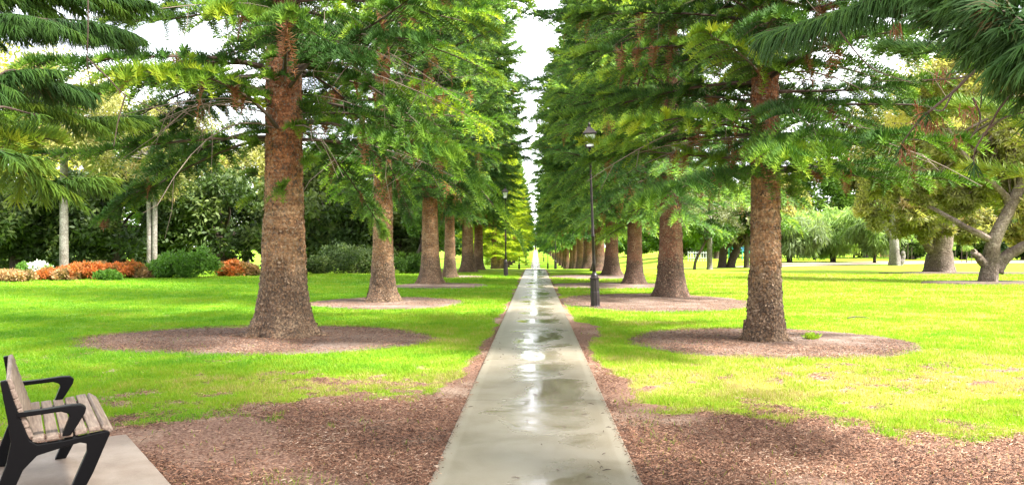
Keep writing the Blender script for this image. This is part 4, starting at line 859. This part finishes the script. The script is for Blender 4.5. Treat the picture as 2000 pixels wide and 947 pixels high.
# ------------------------------------------------------------------ lamp posts
def lamp_post(loc, tilt, label):
    t = empty('lamp_post', loc, label, 'lamp post', 'lamp posts along the path'); t.rotation_euler = (0, tilt, 0)
    g = Geo(); lathe(g, [(.135, -.05, 0), (.135, .03, 0), (.118, .05, 1), (.118, .40, 1), (.112, .42, 1), (.112, .74, 1), (.125, .75, 0), (.128, .78, 0), (.10, .80, 0), (.085, .86, 0), (.06, .90, 0), (.052, .95, 0)], 40, flute=.05, nfl=10); g.build('base', M_LAMPI, t, smooth=False)
    g = Geo(); lathe(g, [(.048, .93), (.044, 1.2), (.040, 1.86), (.054, 1.87), (.054, 1.90), (.038, 1.94), (.034, 2.6), (.030, 3.4), (.027, 4.13), (.04, 4.14), (.045, 4.18), (.03, 4.22), (.03, 4.25)], 16); g.build('pole', M_LAMPI, t, smooth=True)
    ln = empty('lantern', (0, 0, 0), None, None); ln.parent = t
    bpy.data.objects.remove(ln)
    g = Geo()                      # four-sided lantern cage, wider at the top
    def quad_ring(h, w): return [(-w, -w, h), (w, -w, h), (w, w, h), (-w, w, h)]
    r1, r2 = quad_ring(4.27, .095), quad_ring(4.60, .155)
    for a, c in zip(r1, r2): tube(g, [a, c], .010, 4)
    box(g, (0, 0, 4.262), (.22, .22, .022)); box(g, (0, 0, 4.608), (.345, .345, .026))
    cage = g.build('lantern_cage', M_LAMPI, t)
    g = Geo(); V = np.array([(x*.93, y*.93, z) for x, y, z in r1+r2]); V[:4, 2] += .006; V[4:, 2] -= .008
    g.add(V, [np.array([[0, 1, 5, 4], [1, 2, 6, 5], [2, 3, 7, 6], [3, 0, 4, 7], [3, 2, 1, 0], [4, 5, 6, 7]])]); g.build('lantern_glass', M_GLASS, cage)
    g = Geo(); rs = [quad_ring(4.622, .19), quad_ring(4.70, .125), quad_ring(4.78, .06), quad_ring(4.80, .045), quad_ring(4.83, .045)]
    V = np.array(rs).reshape(-1, 3); f = [[4*a+c, 4*a+(c+1) % 4, 4*a+4+(c+1) % 4, 4*a+4+c] for a in range(4) for c in range(4)]+[[3, 2, 1, 0], [16, 17, 18, 19]]
    g.add(V, [np.array(f)]); rf = g.build('lantern_roof', M_LAMPI, t)
    g = Geo(); lathe(g, [(.012, 4.83), (.028, 4.85), (.032, 4.88), (.02, 4.905), (.008, 4.94)], 10); g.build('finial', M_LAMPI, rf)
    return t
lp = lamp_post((gx(1163, 20.5), 20.5, 0), math.radians(-2.0), 'nearest lamp post, right of the path beside the second mulch ring')
def lamp_copy(px, Y, lab, tilt=0):
    x = gx(px, Y); o = copy_thing(lp, (x, Y, float(zprof(np.array(x), np.array(Y)))), 0, 1, lab); o.rotation_euler = (0, tilt, 0)
lamp_copy(988, 42, 'black lamp post left of the path, nearest on that side', math.radians(-.4))
lamp_copy(1085, 69, 'second lamp post on the right of the path against dark pines')
lamp_copy(1014, 87, 'second lamp post on the left of the path')
lamp_copy(1070, 112, 'third lamp post on the right of the path')
lamp_copy(1027, 136, 'third lamp post on the left of the path')
lamp_copy(1062, 160, 'farthest lamp post on the right of the path')

# ------------------------------------------------------------------ bench
O = np.array([-2.985, 4.545, .04]); bu = nrm(np.array([-.56, .83, 0])); bv = np.array([bu[1], -bu[0], 0])
t = empty('park_bench', tuple(O), 'weathered timber slat bench with black cast iron ends on a concrete pad', 'bench')
t.rotation_euler = (0, 0, math.atan2(bv[1], bv[0]))      # local x = forward, local y = along the bench
m, nt, b = mat('weathered_timber'); N = N_(nt); tcx = N('ShaderNodeTexCoord').outputs['Object']
mpx = N('ShaderNodeMapping', {'Vector': tcx, 'Scale': (30, 1.6, 30)}).outputs[0]
c = N.ramp(N.noise(2.2, 6, .65, mpx), [(.25, (.05, .034, .025)), (.5, (.165, .118, .09)), (.75, (.29, .23, .185))])
c = N.mix(N.ramp(N.noise(3.5, 3, .6, tcx), [(.5, 0.0), (.75, .45)]), c, (.17, .10, .06))
nt.links.new(c, b.inputs['Base Color']); b.inputs['Roughness'].default_value = .72
bp = N('ShaderNodeBump', {'Height': N.noise(2.6, 5, .6, mpx), 'Strength': .5, 'Distance': .004}); nt.links.new(bp.outputs[0], b.inputs['Normal']); M_WOOD = m
BL_ = 1.25
def slat(c, w_, th, ang):
    g = Geo(); ca, sa = math.cos(ang), math.sin(ang); ax = np.array([[ca, 0, sa], [0, 1, 0], [-sa, 0, ca]])
    box(g, (c[0], BL_/2, c[1]), (w_, BL_, th), axes=ax); return bevel(g.build('slat', M_WOOD, t), .007, 2)
seat = [(.035, .418, .10), (.108, .420, .06), (.181, .424, .03), (.254, .432, .08), (.327, .442, .10), (.396, .436, -.62)]
for x, z, a in seat: slat((x, z), .064, .03, a)
bk_ = [(-.012, .462), (-.030, .522), (-.048, .582), (-.066, .642), (-.084, .702), (-.100, .760)]
for x, z in bk_: slat((x, z), .062, .03, PI/2+.36)
def prism(name, poly, y0, th, parent):
    g = Geo(); n = len(poly); V = np.array([(x, y0, z) for x, z in poly]+[(x, y0+th, z) for x, z in poly])
    f4 = [[k, (k+1) % n, n+(k+1) % n, n+k] for k in range(n)]
    g.add(V, [np.array(f4), np.arange(n)[::-1][None], (n+np.arange(n))[None]]); o = g.build(name, M_IRON, parent); bevel(o, .006, 2)
    tri = o.modifiers.new('tri', 'TRIANGULATE'); tri.min_vertices = 5; o.modifiers.move(1, 0); return o
leg = [(-.21, 0), (-.14, 0), (-.10, .10), (-.04, .25), (.03, .325), (.14, .35), (.25, .372), (.285, .36), (.285, .31), (.24, .20), (.16, .0), (.23, .0), (.32, .18), (.41, .405), (.40, .425), (.33, .418), (.255, .408), (.18, .398), (.10, .394), (.03, .392), (-.006, .42), (-.045, .53), (-.085, .66), (-.118, .785), (-.152, .78), (-.135, .67), (-.115, .55), (-.10, .42), (-.12, .30), (-.17, .15)]
arm = [(-.07, .560), (-.07, .590), (.08, .596), (.20, .606), (.255, .604), (.282, .583), (.275, .550), (.235, .480), (.20, .425), (.155, .423), (.175, .48), (.195, .535), (.185, .557), (.15, .572), (.02, .566)]
for y0 in (-.012, BL_-.038):
    f_ = prism('side_frame', leg, y0, .05, t); prism('armrest', arm, y0-.008, .065, f_)

# ------------------------------------------------------------------ far things on the right
Yp = 92; base = (gx(1440, Yp), Yp, 0); t = empty('play_equipment', base, 'small blue and green playground tower seen between dark trunks', 'playground')
M_BLUE = flat('blue_panel', (.05, .22, .45), .5); M_TEAL = flat('teal_plastic', (.04, .35, .28), .45)
for sx in (-.8, .8):
    for sy in (-.8, .8):
        g = Geo(); tube(g, [(sx, sy, 0), (sx, sy, 2.4)], .07, 8); g.build('post', M_TEAL, t)
g = Geo(); V = np.array([(-1.1, -1.1, 2.3), (1.1, -1.1, 2.3), (1.1, 1.1, 2.3), (-1.1, 1.1, 2.3), (0, 0, 3.1)]); g.add(V, [np.array([[0, 1, 4], [1, 2, 4], [2, 3, 4], [3, 0, 4]]), np.array([[3, 2, 1, 0]])]); g.build('roof', M_BLUE, t)
g = Geo(); box(g, (0, 0, 1.1), (1.7, 1.7, .1)); g.build('platform', M_TEAL, t)
g = Geo(); box(g, (0, -.86, 1.45), (1.5, .05, .6)); g.build('side_panel', M_BLUE, t)
g = Geo(); C = curve([(.8, 0, 1.15), (1.6, 0, .8), (2.6, 0, .15)], 8); n = 8
V = np.array([p+np.array(o) for p in C for o in ((0, -.35, .2), (0, -.3, 0), (0, .3, 0), (0, .35, .2))]); g.add(V, [np.array([[4*a+c, 4*a+c+1, 4*a+5+c, 4*a+4+c] for a in range(7) for c in range(3)])])
o = g.build('slide', M_TEAL, t); sm = o.modifiers.new('s', 'SOLIDIFY'); sm.thickness = .04
# white railing far behind
Yf = 88; x0, x1 = gx(1344, Yf), gx(1384, Yf); t = empty('white_railing', (x0, Yf, 0), 'short white picket railing left of the white trunked gum', 'railing'); M_WP = flat('white_paint', (.30, .31, .33), .5)
for k in range(9):
    g = Geo(); box(g, (k*(x1-x0)/8, 0, .55), (.09, .09, 1.1)); g.build('post', M_WP, t)
for z in (.35, .95): g = Geo(); box(g, ((x1-x0)/2, -.06, z), (x1-x0, .03, .08)); g.build('rail', M_WP, t)
# brick house glimpsed behind the gums
Yh = 125; hx = gx(1766, Yh); t = empty('brick_house', (hx, Yh, 0), 'orange brick house glimpsed right of the pale gum', 'house')
M_BR = flat('brick', (.48, .20, .12), .85, noise=(3, (.36, .14, .08))); M_RF = flat('pale_roof', (.62, .60, .58), .7)
g = Geo(); box(g, (0, 2, 1.6), (4.0, 5, 3.2)); g.build('wall', M_BR, t)
g = Geo(); V = np.array([(-2.3, -.9, 3.2), (2.3, -.9, 3.2), (2.3, 4.9, 3.2), (-2.3, 4.9, 3.2), (0, .6, 4.5), (0, 3.4, 4.5)]); g.add(V, [np.array([[0, 1, 4], [2, 3, 5]]), np.array([[1, 2, 5, 4], [3, 0, 4, 5], [3, 2, 1, 0]])]); g.build('roof', M_RF, t)
g = Geo(); box(g, (-.4, -.53, 1.7), (1.1, .06, 1.1)); wf = g.build('window', M_WP, t); g = Geo(); box(g, (-.4, -.57, 1.7), (.95, .03, .95)); g.build('pane', flat('dark_glass', (.03, .035, .04), .1), wf)
# fallen stick and a weed
g = Geo(); Yq = 17.0; c = at(1680, 623, Yq); tube(g, curve([(-.28, 0, .03), (-.1, .02, .06), (.1, 0, .05), (.2, -.01, .03)], 10), np.linspace(.016, .006, 10), 6); tube(g, [(-.1, .02, .06), (-.2, -.1, .02)], .005, 4)
tag(g.build('fallen_stick', M_TWIG, loc=(c[0], Yq, 0)), 'short crooked dead stick lying on the bright right lawn', 'stick')
t = empty('weed', (gx(1585, 13.2), 13.2, .03), 'small leafy green weed in the mulch ring beside the slender pine', 'weed'); rng = np.random.default_rng(6)
n = 260; d = nrm(rng.normal(size=(n, 3))*.6+np.array([0, 0, .8])); G = Geo(); V, f = diamonds(rng.normal(size=(n, 3))*np.array([.05, .05, 0]), d, .06+.09*rng.random(n), np.full(n, .018), rng); G.add(V, f, 0, .3+.4*rng.random(n)); G.build('foliage', M_GRASS, t)
print('objects', len(bpy.data.objects), 'polys', sum(len(m_.polygons) for m_ in bpy.data.meshes)/1e6)
